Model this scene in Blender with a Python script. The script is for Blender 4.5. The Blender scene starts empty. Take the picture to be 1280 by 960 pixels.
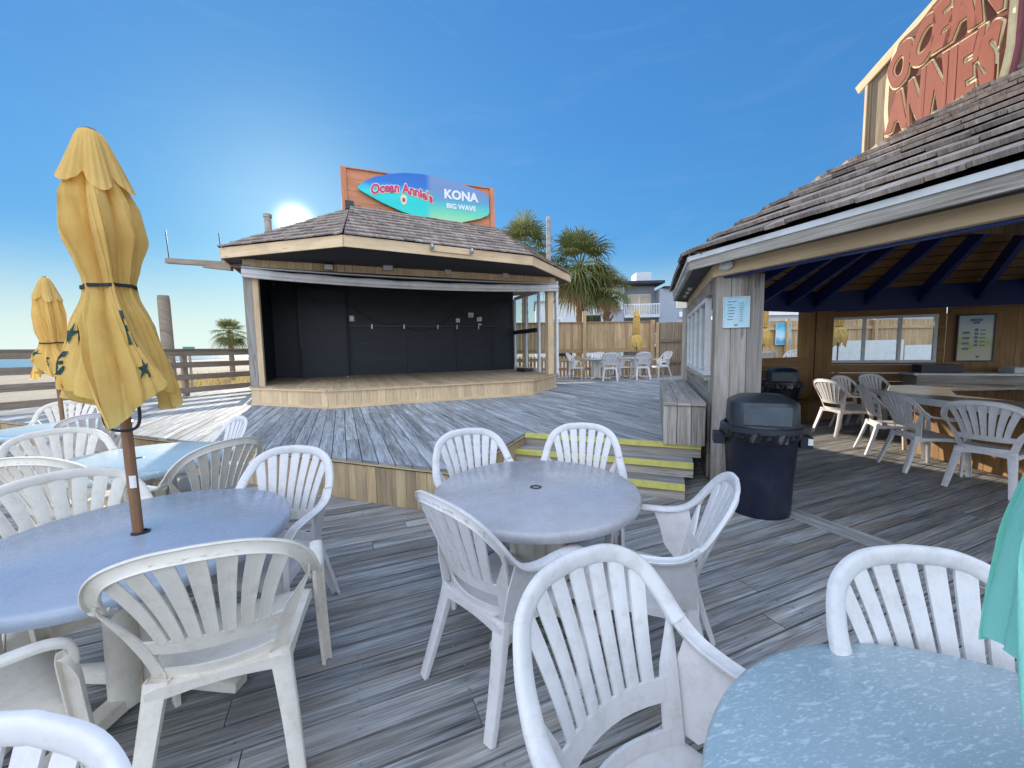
import bpy, bmesh, math, random
from mathutils import Vector as V, Matrix
random.seed(7)
R_ = math.radians
S = bpy.context.scene
COL = S.collection
cos, sin, pi = math.cos, math.sin, math.pi

# ------------------------------------------------------------------ mesh building
class MB:
    """collects faces (with uv, a per-face random value and a material index) into ONE mesh object"""
    def __init__(s):
        s.v = []; s.f = []; s.uv = []; s.rn = []; s.mi = []
    def face(s, pts, uv=None, rnd=0.5, mi=0):
        i = len(s.v); s.v += [tuple(p) for p in pts]
        s.f.append(tuple(range(i, i+len(pts)))); s.uv.append(uv or [(p[0]+p[2]*.37, p[1]+p[2]) for p in pts]); s.rn.append(rnd); s.mi.append(mi)
    def raw(s, verts, faces, uvs=None, rnd=0.5, mi=0):
        i = len(s.v); s.v += [tuple(p) for p in verts]
        for f in faces:
            s.f.append(tuple(i+k for k in f))
            s.uv.append([uvs[k] for k in f] if uvs else [(verts[k][0]+verts[k][2]*.37, verts[k][1]+verts[k][2]) for k in f])
            s.rn.append(rnd); s.mi.append(mi)
    def box(s, c, u, v, w, mi=0, rnd=None):
        """c centre; u, v, w half-vectors; uv runs along u (the grain)"""
        c, u, v, w = V(c), V(u), V(v), V(w)
        if u.cross(v).dot(w) < 0: w = -w
        rnd = random.random() if rnd is None else rnd
        ou, ov = random.random()*40, random.random()*40
        lu, lv, lw = u.length, v.length, w.length
        P = {}
        for a in (-1, 1):
            for b in (-1, 1):
                for d in (-1, 1): P[a, b, d] = c+u*a+v*b+w*d
        def q(keys, ax):
            uv = []
            for k in keys:
                if ax == 'w': uv.append((k[0]*lu+ou, k[1]*lv+ov))
                elif ax == 'v': uv.append((k[0]*lu+ou, k[2]*lw+ov+3))
                else: uv.append((k[1]*lv*.15+ou, k[2]*lw+ov))
            s.face([P[k] for k in keys], uv, rnd, mi)
        q([(-1,-1,1),(1,-1,1),(1,1,1),(-1,1,1)], 'w'); q([(-1,1,-1),(1,1,-1),(1,-1,-1),(-1,-1,-1)], 'w')
        q([(-1,1,1),(1,1,1),(1,1,-1),(-1,1,-1)], 'v'); q([(-1,-1,-1),(1,-1,-1),(1,-1,1),(-1,-1,1)], 'v')
        q([(1,-1,-1),(1,1,-1),(1,1,1),(1,-1,1)], 'u'); q([(-1,-1,1),(-1,1,1),(-1,1,-1),(-1,-1,-1)], 'u')
    def bar(s, a, b, wd, th, side=None, mi=0, rnd=None):
        """plank from a to b, wd wide along side, th thick"""
        a, b = V(a), V(b); u = (b-a)/2; t = u.normalized()
        side = V(side) if side else t.cross(V((0,0,1)))
        if side.length < 1e-4: side = V((1,0,0))
        side = (side - t*side.dot(t)).normalized(); n = t.cross(side)
        s.box((a+b)/2, u, side*wd/2, n*th/2, mi, rnd)
    def prism(s, poly, h, mi=0, rnd=None, grain=(1,0), top=True):
        """2d polygon (x,y,z) ccw extruded down by h; uv along grain"""
        rnd = random.random() if rnd is None else rnd
        g = V((grain[0], grain[1])).normalized(); o = V((random.random()*40, random.random()*40))
        def uvf(p): return (p[0]*g.x+p[1]*g.y+o.x, -p[0]*g.y+p[1]*g.x+o.y)
        n = len(poly); lo = [(p[0], p[1], p[2]-h) for p in poly]
        s.face(poly, [uvf(p) for p in poly], rnd, mi)
        s.face(lo[::-1], [uvf(p) for p in lo[::-1]], rnd, mi)
        for i in range(n):
            j = (i+1) % n; p, q = V(poly[i]), V(poly[j]); L = (q-p).length
            s.face([lo[i], lo[j], poly[j], poly[i]], [(o.x, o.y), (o.x+L, o.y), (o.x+L, o.y+h), (o.x, o.y+h)], rnd, mi)
    def tube(s, path, rad, n=10, mi=0, cap=True, rnd=.5):
        path = [V(p) for p in path]; m = len(path)
        rr = rad if hasattr(rad, '__len__') else [rad]*m
        vs = []; uvs = []; ref = None; L = 0
        for i, p in enumerate(path):
            t = (path[min(i+1, m-1)]-path[max(i-1, 0)]).normalized()
            if ref is None:
                ref = V((0,0,1)) if abs(t.z) < .9 else V((1,0,0))
            a = (ref-t*ref.dot(t)).normalized(); b = t.cross(a); ref = a
            if i: L += (p-path[i-1]).length
            for k in range(n):
                an = 2*pi*k/n; vs.append(p+(a*cos(an)+b*sin(an))*rr[i]); uvs.append((L, k/n*2*pi*rr[i]))
        fs = []
        for i in range(m-1):
            for k in range(n):
                k2 = (k+1) % n; fs.append((i*n+k, i*n+k2, (i+1)*n+k2, (i+1)*n+k))
        if cap: fs.append(tuple(range(n))[::-1]); fs.append(tuple((m-1)*n+k for k in range(n)))
        s.raw(vs, fs, uvs, rnd, mi)
    def lathe(s, prof, n=32, c=(0,0,0), mi=0, rnd=.5, close=False):
        vs = []; m = len(prof)
        for r, z in prof:
            for k in range(n):
                a = 2*pi*k/n; vs.append((c[0]+r*cos(a), c[1]+r*sin(a), c[2]+z))
        fs = []
        for i in range(m if close else m-1):
            i2 = (i+1) % m
            for k in range(n):
                k2 = (k+1) % n; fs.append((i*n+k, i*n+k2, i2*n+k2, i2*n+k))
        s.raw(vs, fs, None, rnd, mi)
    def sweep(s, path, wdir, prof, scale=None, mi=0, cap=True):
        """path of points, width direction per point, profile [(w,n)]"""
        path = [V(p) for p in path]; m = len(path); n = len(prof); vs = []
        for i, p in enumerate(path):
            t = (path[min(i+1, m-1)]-path[max(i-1, 0)]).normalized()
            w = V(wdir[i]); w = (w-t*w.dot(t)).normalized(); nn = t.cross(w)
            k = scale[i] if scale else 1
            for a, b in prof: vs.append(p+w*a*k+nn*b*k)
        fs = []
        for i in range(m-1):
            for k in range(n):
                k2 = (k+1) % n; fs.append((i*n+k, i*n+k2, (i+1)*n+k2, (i+1)*n+k))
        if cap: fs.append(tuple(range(n))[::-1]); fs.append(tuple((m-1)*n+k for k in range(n)))
        s.raw(vs, fs)
    def grid(s, fn, nu, nv, closed_u=False, mi=0, rnd=.5, uvf=None):
        vs = []; uvs = []
        for j in range(nv+1):
            for i in range(nu+(0 if closed_u else 1)):
                vs.append(fn(i/nu, j/nv)); uvs.append((i/nu, j/nv))
        w = nu if closed_u else nu+1; fs = []
        for j in range(nv):
            for i in range(nu):
                i2 = (i+1) % w if closed_u else i+1
                fs.append((j*w+i, j*w+i2, (j+1)*w+i2, (j+1)*w+i))
        s.raw(vs, fs, uvs, rnd, mi)
    def mesh(s, name, mats, ang=None, fix=False, solid=0, merge=False):
        me = bpy.data.meshes.new(name); me.from_pydata(s.v, [], s.f)
        uvl = me.uv_layers.new(name='UVMap'); k = 0
        flat = []
        for u in s.uv:
            for a in u: flat += [a[0], a[1]]
        uvl.data.foreach_set('uv', flat)
        at = me.attributes.new('rnd', 'FLOAT', 'FACE'); at.data.foreach_set('value', s.rn)
        for m in (mats if isinstance(mats, (list, tuple)) else [mats]): me.materials.append(m)
        me.polygons.foreach_set('material_index', s.mi)
        if fix or solid or merge:
            bm = bmesh.new(); bm.from_mesh(me)
            if merge or solid: bmesh.ops.remove_doubles(bm, verts=bm.verts, dist=1e-5)
            bmesh.ops.recalc_face_normals(bm, faces=bm.faces)
            if solid: bmesh.ops.solidify(bm, geom=bm.faces[:], thickness=solid)
            bm.to_mesh(me); bm.free()
        if ang is not None:
            me.polygons.foreach_set('use_smooth', [True]*len(me.polygons)); me.set_sharp_from_angle(angle=R_(ang))
        me.update(); return me
    def build(s, name, mats, parent=None, ang=None, bevel=0, **kw):
        o = bpy.data.objects.new(name, s.mesh(name, mats, ang, **kw)); COL.objects.link(o)
        if parent: o.parent = parent
        if bevel:
            b = o.modifiers.new('b', 'BEVEL'); b.width = bevel; b.segments = 2; b.limit_method = 'ANGLE'; b.angle_limit = R_(40)
            if ang is None:
                o.data.polygons.foreach_set('use_smooth', [False]*len(o.data.polygons))
        return o

def tag(o, label=None, cat=None, group=None, kind=None):
    if label: o['label'] = label
    if cat: o['category'] = cat
    if group: o['group'] = group
    if kind: o['kind'] = kind
    return o
def empty(name, loc=(0,0,0), rz=0, label=None, cat=None, group=None):
    o = bpy.data.objects.new(name, None); COL.objects.link(o); o.location = loc; o.rotation_euler = (0,0,rz); o.empty_display_size = .1
    return tag(o, label, cat, group)
KIDS = {}
def copy_tree(o, parent=None):
    c = o.copy(); COL.objects.link(c)
    if parent: c.parent = parent
    for ch in list(o.children): copy_tree(ch, c)
    return c

def clip(poly, conv):
    """clip 2d polygon by convex ccw polygon"""
    out = poly; n = len(conv)
    for i in range(n):
        a, b = conv[i], conv[(i+1) % n]; inp = out; out = []
        if not inp: return []
        def sd(p): return (b[0]-a[0])*(p[1]-a[1])-(b[1]-a[1])*(p[0]-a[0])
        for k in range(len(inp)):
            p, q = inp[k], inp[(k+1) % len(inp)]; dp, dq = sd(p), sd(q)
            if dp >= 0: out.append(p)
            if (dp >= 0) != (dq >= 0):
                t = dp/(dp-dq); out.append((p[0]+(q[0]-p[0])*t, p[1]+(q[1]-p[1])*t))
    return out

def text_mesh(body, size=1.0, ext=.01, bend=None, align='CENTER', res=3, offset=0):
    cu = bpy.data.curves.new('lettering', 'FONT'); cu.body = body; cu.size = size; cu.extrude = ext; cu.align_x = align; cu.resolution_u = res; cu.offset = offset
    o = bpy.data.objects.new('lettering', cu); COL.objects.link(o)
    dg = bpy.context.evaluated_depsgraph_get(); me = bpy.data.meshes.new_from_object(o.evaluated_get(dg))
    bpy.data.objects.remove(o); bpy.data.curves.remove(cu)
    if bend:
        for v in me.vertices: v.co = bend(v.co)
    return me
def text_obj(name, body, mat, parent, origin, ux, uy, size, ext=.006, bend=None, align='CENTER', off=0):
    me = text_mesh(body, size, ext, bend, align, offset=off); me.materials.clear(); me.materials.append(mat)
    ux = V(ux).normalized(); uy = V(uy).normalized(); uz = ux.cross(uy)
    M = Matrix((ux, uy, uz)).transposed().to_4x4(); M.translation = V(origin); me.transform(M)
    o = bpy.data.objects.new(name, me); COL.objects.link(o)
    if parent: o.parent = parent
    return o

# ------------------------------------------------------------------ materials
def lin(h):
    h = h.lstrip('#'); r = []
    for i in (0, 2, 4):
        c = int(h[i:i+2], 16)/255; r.append(c/12.92 if c < .04045 else ((c+.055)/1.055)**2.4)
    return tuple(r)
class NT:
    def __init__(s, name):
        s.m = bpy.data.materials.new(name); s.m.use_nodes = True; s.t = s.m.node_tree; s.n = s.t.nodes
        s.b = s.n['Principled BSDF']; s.out = s.n['Material Output']
    def add(s, ty, **kw):
        n = s.n.new(ty)
        for k, v in kw.items():
            if hasattr(n, k): setattr(n, k, v)
        return n
    def set(s, n, key, val):
        if hasattr(val, 'is_output'): s.t.links.new(val, n.inputs[key])
        else:
            i = n.inputs[key]
            if hasattr(i.default_value, '__len__') and len(i.default_value) == 4 and len(val) == 3: val = (*val, 1)
            i.default_value = val
    def noise(s, vec, scale, detail=4, rough=.55, dist=0):
        n = s.add('ShaderNodeTexNoise'); s.set(n, 'Vector', vec); s.set(n, 'Scale', float(scale)); s.set(n, 'Detail', float(detail)); s.set(n, 'Roughness', rough); s.set(n, 'Distortion', float(dist))
        return n.outputs['Fac']
    def map(s, vec, scale=(1,1,1), loc=(0,0,0), rot=(0,0,0)):
        n = s.add('ShaderNodeMapping'); s.set(n, 'Vector', vec); s.set(n, 'Scale', scale); s.set(n, 'Location', loc); s.set(n, 'Rotation', rot); return n.outputs['Vector']
    def uv(s): return s.add('ShaderNodeTexCoord').outputs['UV']
    def ob(s): return s.add('ShaderNodeTexCoord').outputs['Object']
    def attr(s, name='rnd'):
        n = s.add('ShaderNodeAttribute'); n.attribute_name = name; return n.outputs['Fac']
    def objrand(s): return s.add('ShaderNodeObjectInfo').outputs['Random']
    def ramp(s, fac, stops):
        n = s.add('ShaderNodeValToRGB'); e = n.color_ramp.elements
        while len(e) > 1: e.remove(e[-1])
        for i, (p, c) in enumerate(stops):
            x = e[0] if i == 0 else e.new(p); x.position = p; x.color = (*c, 1) if len(c) == 3 else c
        s.set(n, 'Fac', fac); return n.outputs['Color']
    def mix(s, fac, a, b, mode='MIX'):
        n = s.add('ShaderNodeMix', data_type='RGBA', blend_type=mode); n.clamp_factor = True
        for k, v in (('Factor', fac),):
            if hasattr(v, 'is_output'): s.t.links.new(v, n.inputs[0])
            else: n.inputs[0].default_value = v
        for idx, v in ((6, a), (7, b)):
            if hasattr(v, 'is_output'): s.t.links.new(v, n.inputs[idx])
            else: n.inputs[idx].default_value = (*v, 1) if len(v) == 3 else v
        return n.outputs[2]
    def math(s, op, a, b=0.0, clamp=False):
        n = s.add('ShaderNodeMath', operation=op); n.use_clamp = clamp
        for i, v in enumerate((a, b)):
            if hasattr(v, 'is_output'): s.t.links.new(v, n.inputs[i])
            else: n.inputs[i].default_value = v
        return n.outputs[0]
    def bump(s, h, strength=.3, dist=.01):
        n = s.add('ShaderNodeBump'); s.set(n, 'Height', h); s.set(n, 'Strength', strength); s.set(n, 'Distance', dist); s.set(s.b, 'Normal', n.outputs['Normal'])
    def col(s, c): s.set(s.b, 'Base Color', c)
    def rough(s, r): s.set(s.b, 'Roughness', r)

def wood(name, dark, mid, light, rough=.75, vary=.5, bump=.35, knots=.5, gs=1.0, tint=None, spec=.3, soft=1.0):
    """boards: grain along u of the uv map, per-board tone from 'rnd'"""
    N = NT(name); uv = N.uv(); r = N.attr()
    sh = N.add('ShaderNodeCombineXYZ'); N.set(sh, 'X', N.math('MULTIPLY', r, 37.0)); N.set(sh, 'Y', N.math('MULTIPLY', r, 91.0))
    va = N.add('ShaderNodeVectorMath', operation='ADD'); N.t.links.new(uv, va.inputs[0]); N.t.links.new(sh.outputs[0], va.inputs[1]); vec = va.outputs[0]
    fine = N.noise(N.map(vec, (2.2*gs, 70*gs, 1)), 1.6, 6, .65, .4)
    band = N.noise(N.map(vec, (.5*gs, 9*gs, 1)), 1.5, 3, .5, 1.2)
    blot = N.noise(N.map(vec, (1.3, 3.5, 1)), 1.3, 5, .6)
    g = N.math('ADD', N.math('MULTIPLY', fine, .55), N.math('MULTIPLY', band, .45))
    c = N.ramp(g, [(.40-.10*soft, dark), (.5, mid), (.61+.10*soft, light)])
    k = N.add('ShaderNodeTexVoronoi'); N.set(k, 'Vector', N.map(vec, (1.3, 7, 1))); N.set(k, 'Scale', 1.3)
    kn = N.ramp(k.outputs['Distance'], [(.0, (1,1,1)), (.07, (.75,.75,.75)), (.16, (0,0,0))])
    c = N.mix(N.math('MULTIPLY', kn, knots), c, tuple(x*.45 for x in dark))
    tone = N.ramp(r, [(0, (1-vary,)*3), (.5, (1-vary*.35, 1-vary*.36, 1-vary*.38)), (1, (1.0, .98, .95))])
    c = N.mix(1.0, c, tone, 'MULTIPLY')
    c = N.mix(N.ramp(blot, [(.42, (0,0,0)), (.72, (.55,)*3)]), c, tint or tuple(x*.55 for x in mid))
    N.col(c); N.rough(rough); N.set(N.b, 'Specular IOR Level', spec)
    N.bump(N.math('ADD', g, N.math('MULTIPLY', kn, -.3)), bump, .008)
    return N.m
def plain(name, col, rough=.5, metal=0, var=.15, scale=8, bump=0, spec=.5, dirt=None):
    N = NT(name); ob = N.ob(); f = N.noise(ob, scale, 5, .6); f2 = N.noise(ob, scale*6, 3, .6)
    a = tuple(x*(1-var) for x in col); b = tuple(min(1, x*(1+var)) for x in col)
    c = N.ramp(N.math('ADD', N.math('MULTIPLY', f, .7), N.math('MULTIPLY', f2, .3)), [(.3, a), (.7, b)])
    if dirt: c = N.mix(N.ramp(N.noise(ob, scale*.6, 6, .7), [(.5, (0,0,0)), (.75, (.6,)*3)]), c, dirt)
    N.col(c); N.rough(rough); N.set(N.b, 'Metallic', float(metal)); N.set(N.b, 'Specular IOR Level', spec)
    if bump: N.bump(f2, bump, .003)
    return N.m
def resin(name, col, stain):
    N = NT(name); ob = N.ob(); r = N.objrand()
    mp = N.map(ob, (1,1,1)); va = N.add('ShaderNodeVectorMath', operation='ADD'); N.t.links.new(mp, va.inputs[0]); N.t.links.new(N.math('MULTIPLY', r, 50.0), va.inputs[1]); p = va.outputs[0]
    c = N.ramp(N.noise(p, 6, 5, .6), [(.3, tuple(x*.93 for x in col)), (.7, col)])
    c = N.mix(N.ramp(N.noise(p, 17, 7, .75), [(.48, (0,0,0)), (.75, (.75,)*3)]), c, stain)
    c = N.mix(N.ramp(N.noise(p, 70, 3, .7), [(.66, (0,0,0)), (.75, (.4,)*3)]), c, tuple(x*.6 for x in stain))
    N.col(c); N.rough(N.ramp(N.noise(p, 25, 4), [(.3, (.42,)*3), (.8, (.62,)*3)])); N.set(N.b, 'Specular IOR Level', .4)
    N.set(N.b, 'Subsurface Weight', .12); N.set(N.b, 'Subsurface Radius', (.02, .017, .012)); N.set(N.b, 'Subsurface Scale', .3)
    N.bump(N.noise(p, 90, 3, .6), .06, .002)
    return N.m
def fabric(name, col, dark, trans=.35):
    N = NT(name); uv = N.uv(); ob = N.ob()
    c = N.ramp(N.noise(ob, 4, 5, .6), [(.3, dark), (.65, col)])
    c = N.mix(N.ramp(N.noise(N.map(ob, (1,1,.35)), 9, 6, .7), [(.55, (0,0,0)), (.85, (.5,)*3)]), c, tuple(x*.6 for x in dark))
    N.col(c); N.rough(.85); N.set(N.b, 'Specular IOR Level', .2); N.set(N.b, 'Sheen Weight', .15)
    wr = N.noise(N.map(ob, (1, 1, .16)), 30, 5, .6, .8); N.bump(N.math('ADD', N.math('MULTIPLY', N.noise(ob, 320, 2, .5), .12), N.math('ADD', N.math('MULTIPLY', wr, 1.2), N.noise(ob, 11, 4, .6))), .5, .008)
    tr = N.add('ShaderNodeBsdfTranslucent'); N.set(tr, 'Color', c); mx = N.add('ShaderNodeMixShader'); N.set(mx, 0, trans)
    N.t.links.new(N.b.outputs[0], mx.inputs[1]); N.t.links.new(tr.outputs[0], mx.inputs[2]); N.t.links.new(mx.outputs[0], N.out.inputs['Surface'])
    return N.m
def glass(name, col=(.8,.85,.85), rough=.03, mixf=.5):
    N = NT(name); t = N.add('ShaderNodeBsdfTransparent'); N.set(t, 'Color', col); N.col((.04,.045,.05)); N.rough(rough); N.set(N.b, 'Specular IOR Level', .7)
    mx = N.add('ShaderNodeMixShader'); N.set(mx, 0, mixf); N.t.links.new(N.b.outputs[0], mx.inputs[2]); N.t.links.new(t.outputs[0], mx.inputs[1]); N.t.links.new(mx.outputs[0], N.out.inputs['Surface'])
    return N.m

M = {}
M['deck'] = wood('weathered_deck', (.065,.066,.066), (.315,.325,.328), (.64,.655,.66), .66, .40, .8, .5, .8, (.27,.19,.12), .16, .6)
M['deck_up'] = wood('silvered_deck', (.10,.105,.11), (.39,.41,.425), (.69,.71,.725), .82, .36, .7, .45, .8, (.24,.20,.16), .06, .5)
M['floor_bar'] = M['deck']
M['skirt'] = wood('skirt_wood', (.34,.24,.13), (.62,.46,.26), (.76,.60,.38), .8, .35, .4, .5, .8, (.25,.2,.15))
M['new'] = wood('new_pine', (.60,.40,.21), (.83,.61,.36), (.90,.71,.47), .7, .25, .25, .6, .7, (.5,.38,.25))
M['stagefloor'] = wood('stage_floor_wood', (.34,.24,.14), (.54,.40,.25), (.66,.51,.34), .7, .3, .3, .4, .9)
M['fascia'] = wood('fascia_wood', (.62,.42,.23), (.80,.59,.36), (.88,.70,.47), .7, .15, .2, .5, .6)
M['grey'] = wood('grey_timber', (.18,.15,.125), (.44,.40,.35), (.62,.58,.53), .8, .35, .6, .7, .7, (.3,.25,.2), soft=.5)
M['fence'] = wood('fence_wood', (.34,.20,.09), (.62,.42,.22), (.76,.57,.34), .8, .38, .4, .5, .7, (.28,.2,.13))
M['rail'] = wood('rail_wood', (.18,.13,.09), (.36,.28,.21), (.50,.41,.33), .8, .3, .4, .4, .7)
M['cedar'] = wood('interior_cedar', (.19,.10,.04), (.37,.21,.085), (.50,.30,.13), .6, .3, .3, .5, .7)
M['shake'] = wood('roof_shakes', (.20,.15,.115), (.46,.375,.315), (.66,.575,.50), .85, .42, .7, .2, 1.2, (.18,.125,.11), soft=.4)
M['siding'] = wood('gable_boards', (.15,.10,.06), (.30,.225,.145), (.44,.35,.24), .8, .4, .5, .6, .7)
M['orange'] = wood('orange_paint', (.55,.20,.09), (.68,.28,.14), (.74,.34,.18), .6, .15, .2, .15, .6)
M['yellow'] = plain('yellow_step_paint', (.60,.54,.13), .6, var=.2, scale=12, bump=.4, dirt=(.34,.31,.14))
M['white'] = resin('white_resin', (.70,.675,.665), (.50,.46,.40))
M['cream'] = resin('cream_resin', (.80,.74,.64), (.58,.50,.38))
M['black'] = plain('black_panel', (.005,.008,.015), .5, var=.4, scale=3, bump=.15, dirt=(.014,.018,.026))
M['soffit'] = plain('dark_soffit', (.012,.016,.026), .6, var=.3, scale=5, bump=.1)
M['navy'] = plain('navy_paint', (.006,.024,.15), .45, var=.25, scale=6, bump=.1)
M['trim'] = plain('white_trim', (.74,.74,.72), .5, var=.07, dirt=(.5,.48,.44))
M['canvas'] = plain('rolled_canvas', (.62,.60,.57), .8, var=.12, scale=4, dirt=(.4,.38,.35))
M['steel'] = plain('grey_metal', (.42,.42,.43), .4, .8, var=.15)
M['darkmetal'] = plain('dark_metal', (.05,.05,.055), .45, .6)
M['pole'] = wood('umbrella_pole_wood', (.16,.075,.035), (.27,.14,.07), (.36,.2,.11), .5, .1, .15, .1, 1.2)
M['can'] = plain('dark_blue_plastic', (.009,.012,.028), .42, var=.3, scale=9, bump=.06, dirt=(.035,.038,.045))
M['canlid'] = plain('dark_grey_plastic', (.022,.028,.036), .38, var=.25, scale=9)
M['canflap'] = plain('scuffed_flap', (.065,.085,.10), .42, var=.3, scale=7)
M['bag'] = plain('black_bag', (.008,.008,.01), .16, var=.3)
M['yfab'] = fabric('yellow_canvas', (.92,.66,.22), (.78,.52,.15), .38)
M['tfab'] = fabric('teal_canvas', (.42,.88,.76), (.32,.80,.66), .35)
M['print'] = plain('dark_green_print', (.012,.055,.05), .8)
M['strap'] = plain('black_strap', (.015,.016,.02), .7)
M['glass'] = glass('window_glass', (.92,.95,.95), .03, .10)
M['hole'] = plain('dark_gap', (.01,.01,.01), .9)
M['stucco'] = plain('grey_stucco', (.30,.33,.37), .85, var=.06, scale=2)
M['stucco2'] = plain('pale_stucco', (.52,.54,.56), .85, var=.06, scale=2)
M['hglass'] = plain('hotel_window', (.28,.38,.38), .12, var=.3, scale=.7, spec=.8)
M['curtain'] = plain('window_curtain', (.6,.5,.36), .7, var=.15, scale=2)
M['bark'] = plain('palm_bark', (.22,.15,.095), .9, var=.4, scale=9, bump=.8)
M['dead'] = plain('dry_fronds', (.40,.27,.14), .85, var=.35, scale=3)
def leafmat(name, a, b):
    N = NT(name); c = N.ramp(N.attr(), [(0, a), (1, b)]); N.col(c); N.rough(.85); N.set(N.b, 'Specular IOR Level', .03)
    tr = N.add('ShaderNodeBsdfTranslucent'); N.set(tr, 'Color', c); mx = N.add('ShaderNodeMixShader'); N.set(mx, 0, .3)
    N.t.links.new(N.b.outputs[0], mx.inputs[1]); N.t.links.new(tr.outputs[0], mx.inputs[2]); N.t.links.new(mx.outputs[0], N.out.inputs['Surface']); return N.m
M['frond'] = leafmat('palm_frond', (.085,.105,.035), (.27,.27,.10))
M['oats'] = leafmat('dune_grass', (.30,.21,.08), (.52,.40,.18))
def sand():
    N = NT('beach_sand'); ob = N.ob()
    c = N.ramp(N.noise(N.map(ob, (1,1,1)), .08, 6, .6), [(.35, (.29,.235,.16)), (.65, (.40,.345,.26))])
    c = N.mix(N.ramp(N.noise(ob, 1.5, 6, .7), [(.45, (0,0,0)), (.7, (.5,)*3)]), c, (.24,.185,.12))
    N.col(c); N.rough(.95); N.bump(N.noise(ob, 2.0, 8, .7), .9, .25); return N.m
M['sand'] = sand()
def sea():
    N = NT('sea_water'); ob = N.ob(); w = N.noise(N.map(ob, (.05,.25,1), rot=(0,0,.9)), 1.0, 6, .6)
    c = N.ramp(w, [(.55, (.06,.17,.23)), (.70, (.12,.26,.31)), (.76, (.75,.8,.82))]); N.col(c); N.rough(.25); N.bump(N.noise(ob, .6, 6, .6), .5, .3); return N.m
M['sea'] = sea()
def tabletop(name, base, worn, streak):
    N = NT(name); ob = N.ob(); r = N.objrand()
    va = N.add('ShaderNodeVectorMath', operation='ADD'); N.t.links.new(ob, va.inputs[0]); N.t.links.new(N.math('MULTIPLY', r, 50.0), va.inputs[1]); p = va.outputs[0]
    c = N.ramp(N.noise(p, 3, 6, .65), [(.3, base), (.7, worn)])
    c = N.mix(N.ramp(N.noise(N.map(p, (30,5,5), rot=(0,0,.5)), 2, 5, .7), [(.5, (0,0,0)), (.75, (.35,)*3)]), c, streak)
    c = N.mix(N.ramp(N.noise(p, 90, 3, .6), [(.6, (0,0,0)), (.7, (.35,)*3)]), c, tuple(x*.6 for x in base))
    N.col(c); N.rough(N.ramp(N.noise(p, 9, 5, .7), [(.3, (.20,)*3), (.75, (.36,)*3)])); N.set(N.b, 'Specular IOR Level', .5); N.bump(N.noise(p, 120, 3, .6), .025, .001); return N.m
M['top'] = tabletop('grey_tabletop', (.36,.345,.355), (.46,.45,.46), (.55,.54,.55))
M['top_blue'] = tabletop('blue_grey_tabletop', (.29,.33,.40), (.35,.39,.46), (.40,.44,.50))
def terrazzo():
    N = NT('speckled_tabletop'); ob = N.ob()
    c = N.ramp(N.noise(ob, 3, 5, .6), [(.3, (.30,.41,.44)), (.7, (.39,.46,.49))])
    for sc, lo, hi, ro, am in ((22, .63, .68, .6, .45), (44, .60, .68, 1.9, .55), (90, .58, .70, .2, .6)):
        w = N.map(ob, (.8, 3.0, 1), rot=(0,0,ro)); f = N.noise(w, sc, 2, .5, .5)
        c = N.mix(N.ramp(f, [(lo, (0,0,0)), (hi, (am,)*3)]), c, (.66,.75,.77))
    c = N.mix(N.ramp(N.noise(ob, 45, 3, .6), [(.30, (.4,)*3), (.36, (0,0,0))]), c, (.20,.27,.34))
    N.col(c); N.rough(.3); return N.m
M['terrazzo'] = terrazzo()
M['counter'] = plain('counter_laminate', (.42,.38,.33), .22, var=.3, scale=5, spec=.6)
M['counter_edge'] = plain('counter_edge', (.74,.76,.75), .4, var=.12)
# ------------------------------------------------------------------ axes of the place (all decks and pavilions share one octagonal grid)
A2 = V((cos(R_(23)), sin(R_(23)), 0)); B2 = V((-A2.y, A2.x, 0))
C2 = V((cos(R_(-22)), sin(R_(-22)), 0)); E2 = V((-C2.y, C2.x, 0))
Z = V((0,0,1)); UD = .43; SF = .82
def v3(p, z=0): return V((p[0], p[1], z))

def deck(name, regions, d, z, th, width, gap, mat, blen, nail_r=0, under=True):
    mb = MB(); d = V((d[0], d[1])).normalized(); n = V((-d.y, d.x)); r = random.Random(hash(name) % 999)
    for reg in regions:
        uvp = [(p[0]*d.x+p[1]*d.y, p[0]*n.x+p[1]*n.y) for p in reg]
        v0 = min(p[1] for p in uvp); v1 = max(p[1] for p in uvp); u0 = min(p[0] for p in uvp); u1 = max(p[0] for p in uvp)
        k = math.floor(v0/width)
        while k*width < v1:
            rr = random.Random(k*7+3); u = u0-rr.random()*blen
            while u < u1:
                L = blen*rr.choice((.75, 1, 1, 1.25)); j = rr.uniform(-.0012, .0012)
                q = [(u+.002, k*width+gap/2+j), (u+L-.002, k*width+gap/2+j), (u+L-.002, (k+1)*width-gap/2+j), (u+.002, (k+1)*width-gap/2+j)]
                c = clip(q, uvp)
                if len(c) >= 3:
                    dz = rr.uniform(-.0015, .0015)
                    mb.prism([(x*d.x+y*n.x, x*d.y+y*n.y, z+dz) for x, y in c], th, 0, rr.random(), d)
                if nail_r:
                    jx = math.ceil(u/.46)*.46
                    while jx < u+L:
                        for off in (.28, .72):
                            x, y = jx+rr.uniform(-.012, .012), (k+off)*width+rr.uniform(-.006, .006); wx, wy = x*d.x+y*n.x, x*d.y+y*n.y
                            if wx*wx+wy*wy < nail_r**2 and wy > .2 and len(clip([(x-.01,y-.01),(x+.01,y-.01),(x,y+.01)], uvp)) == 3:
                                mb.face([(wx+.0055*cos(t*pi/3), wy+.0055*sin(t*pi/3), z+.0035) for t in range(6)], rnd=rr.random(), mi=1)
                        jx += .46
                u += L
            k += 1
    o = mb.build(name, [mat, M['steel']]); tag(o, kind='structure')
    if under:
        ub = MB()
        for reg in regions: ub.prism([(p[0], p[1], z-th-.01) for p in reg], .02)
        u = ub.build('deck_underlay', M['hole']); tag(u, kind='structure')
    return o
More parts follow.
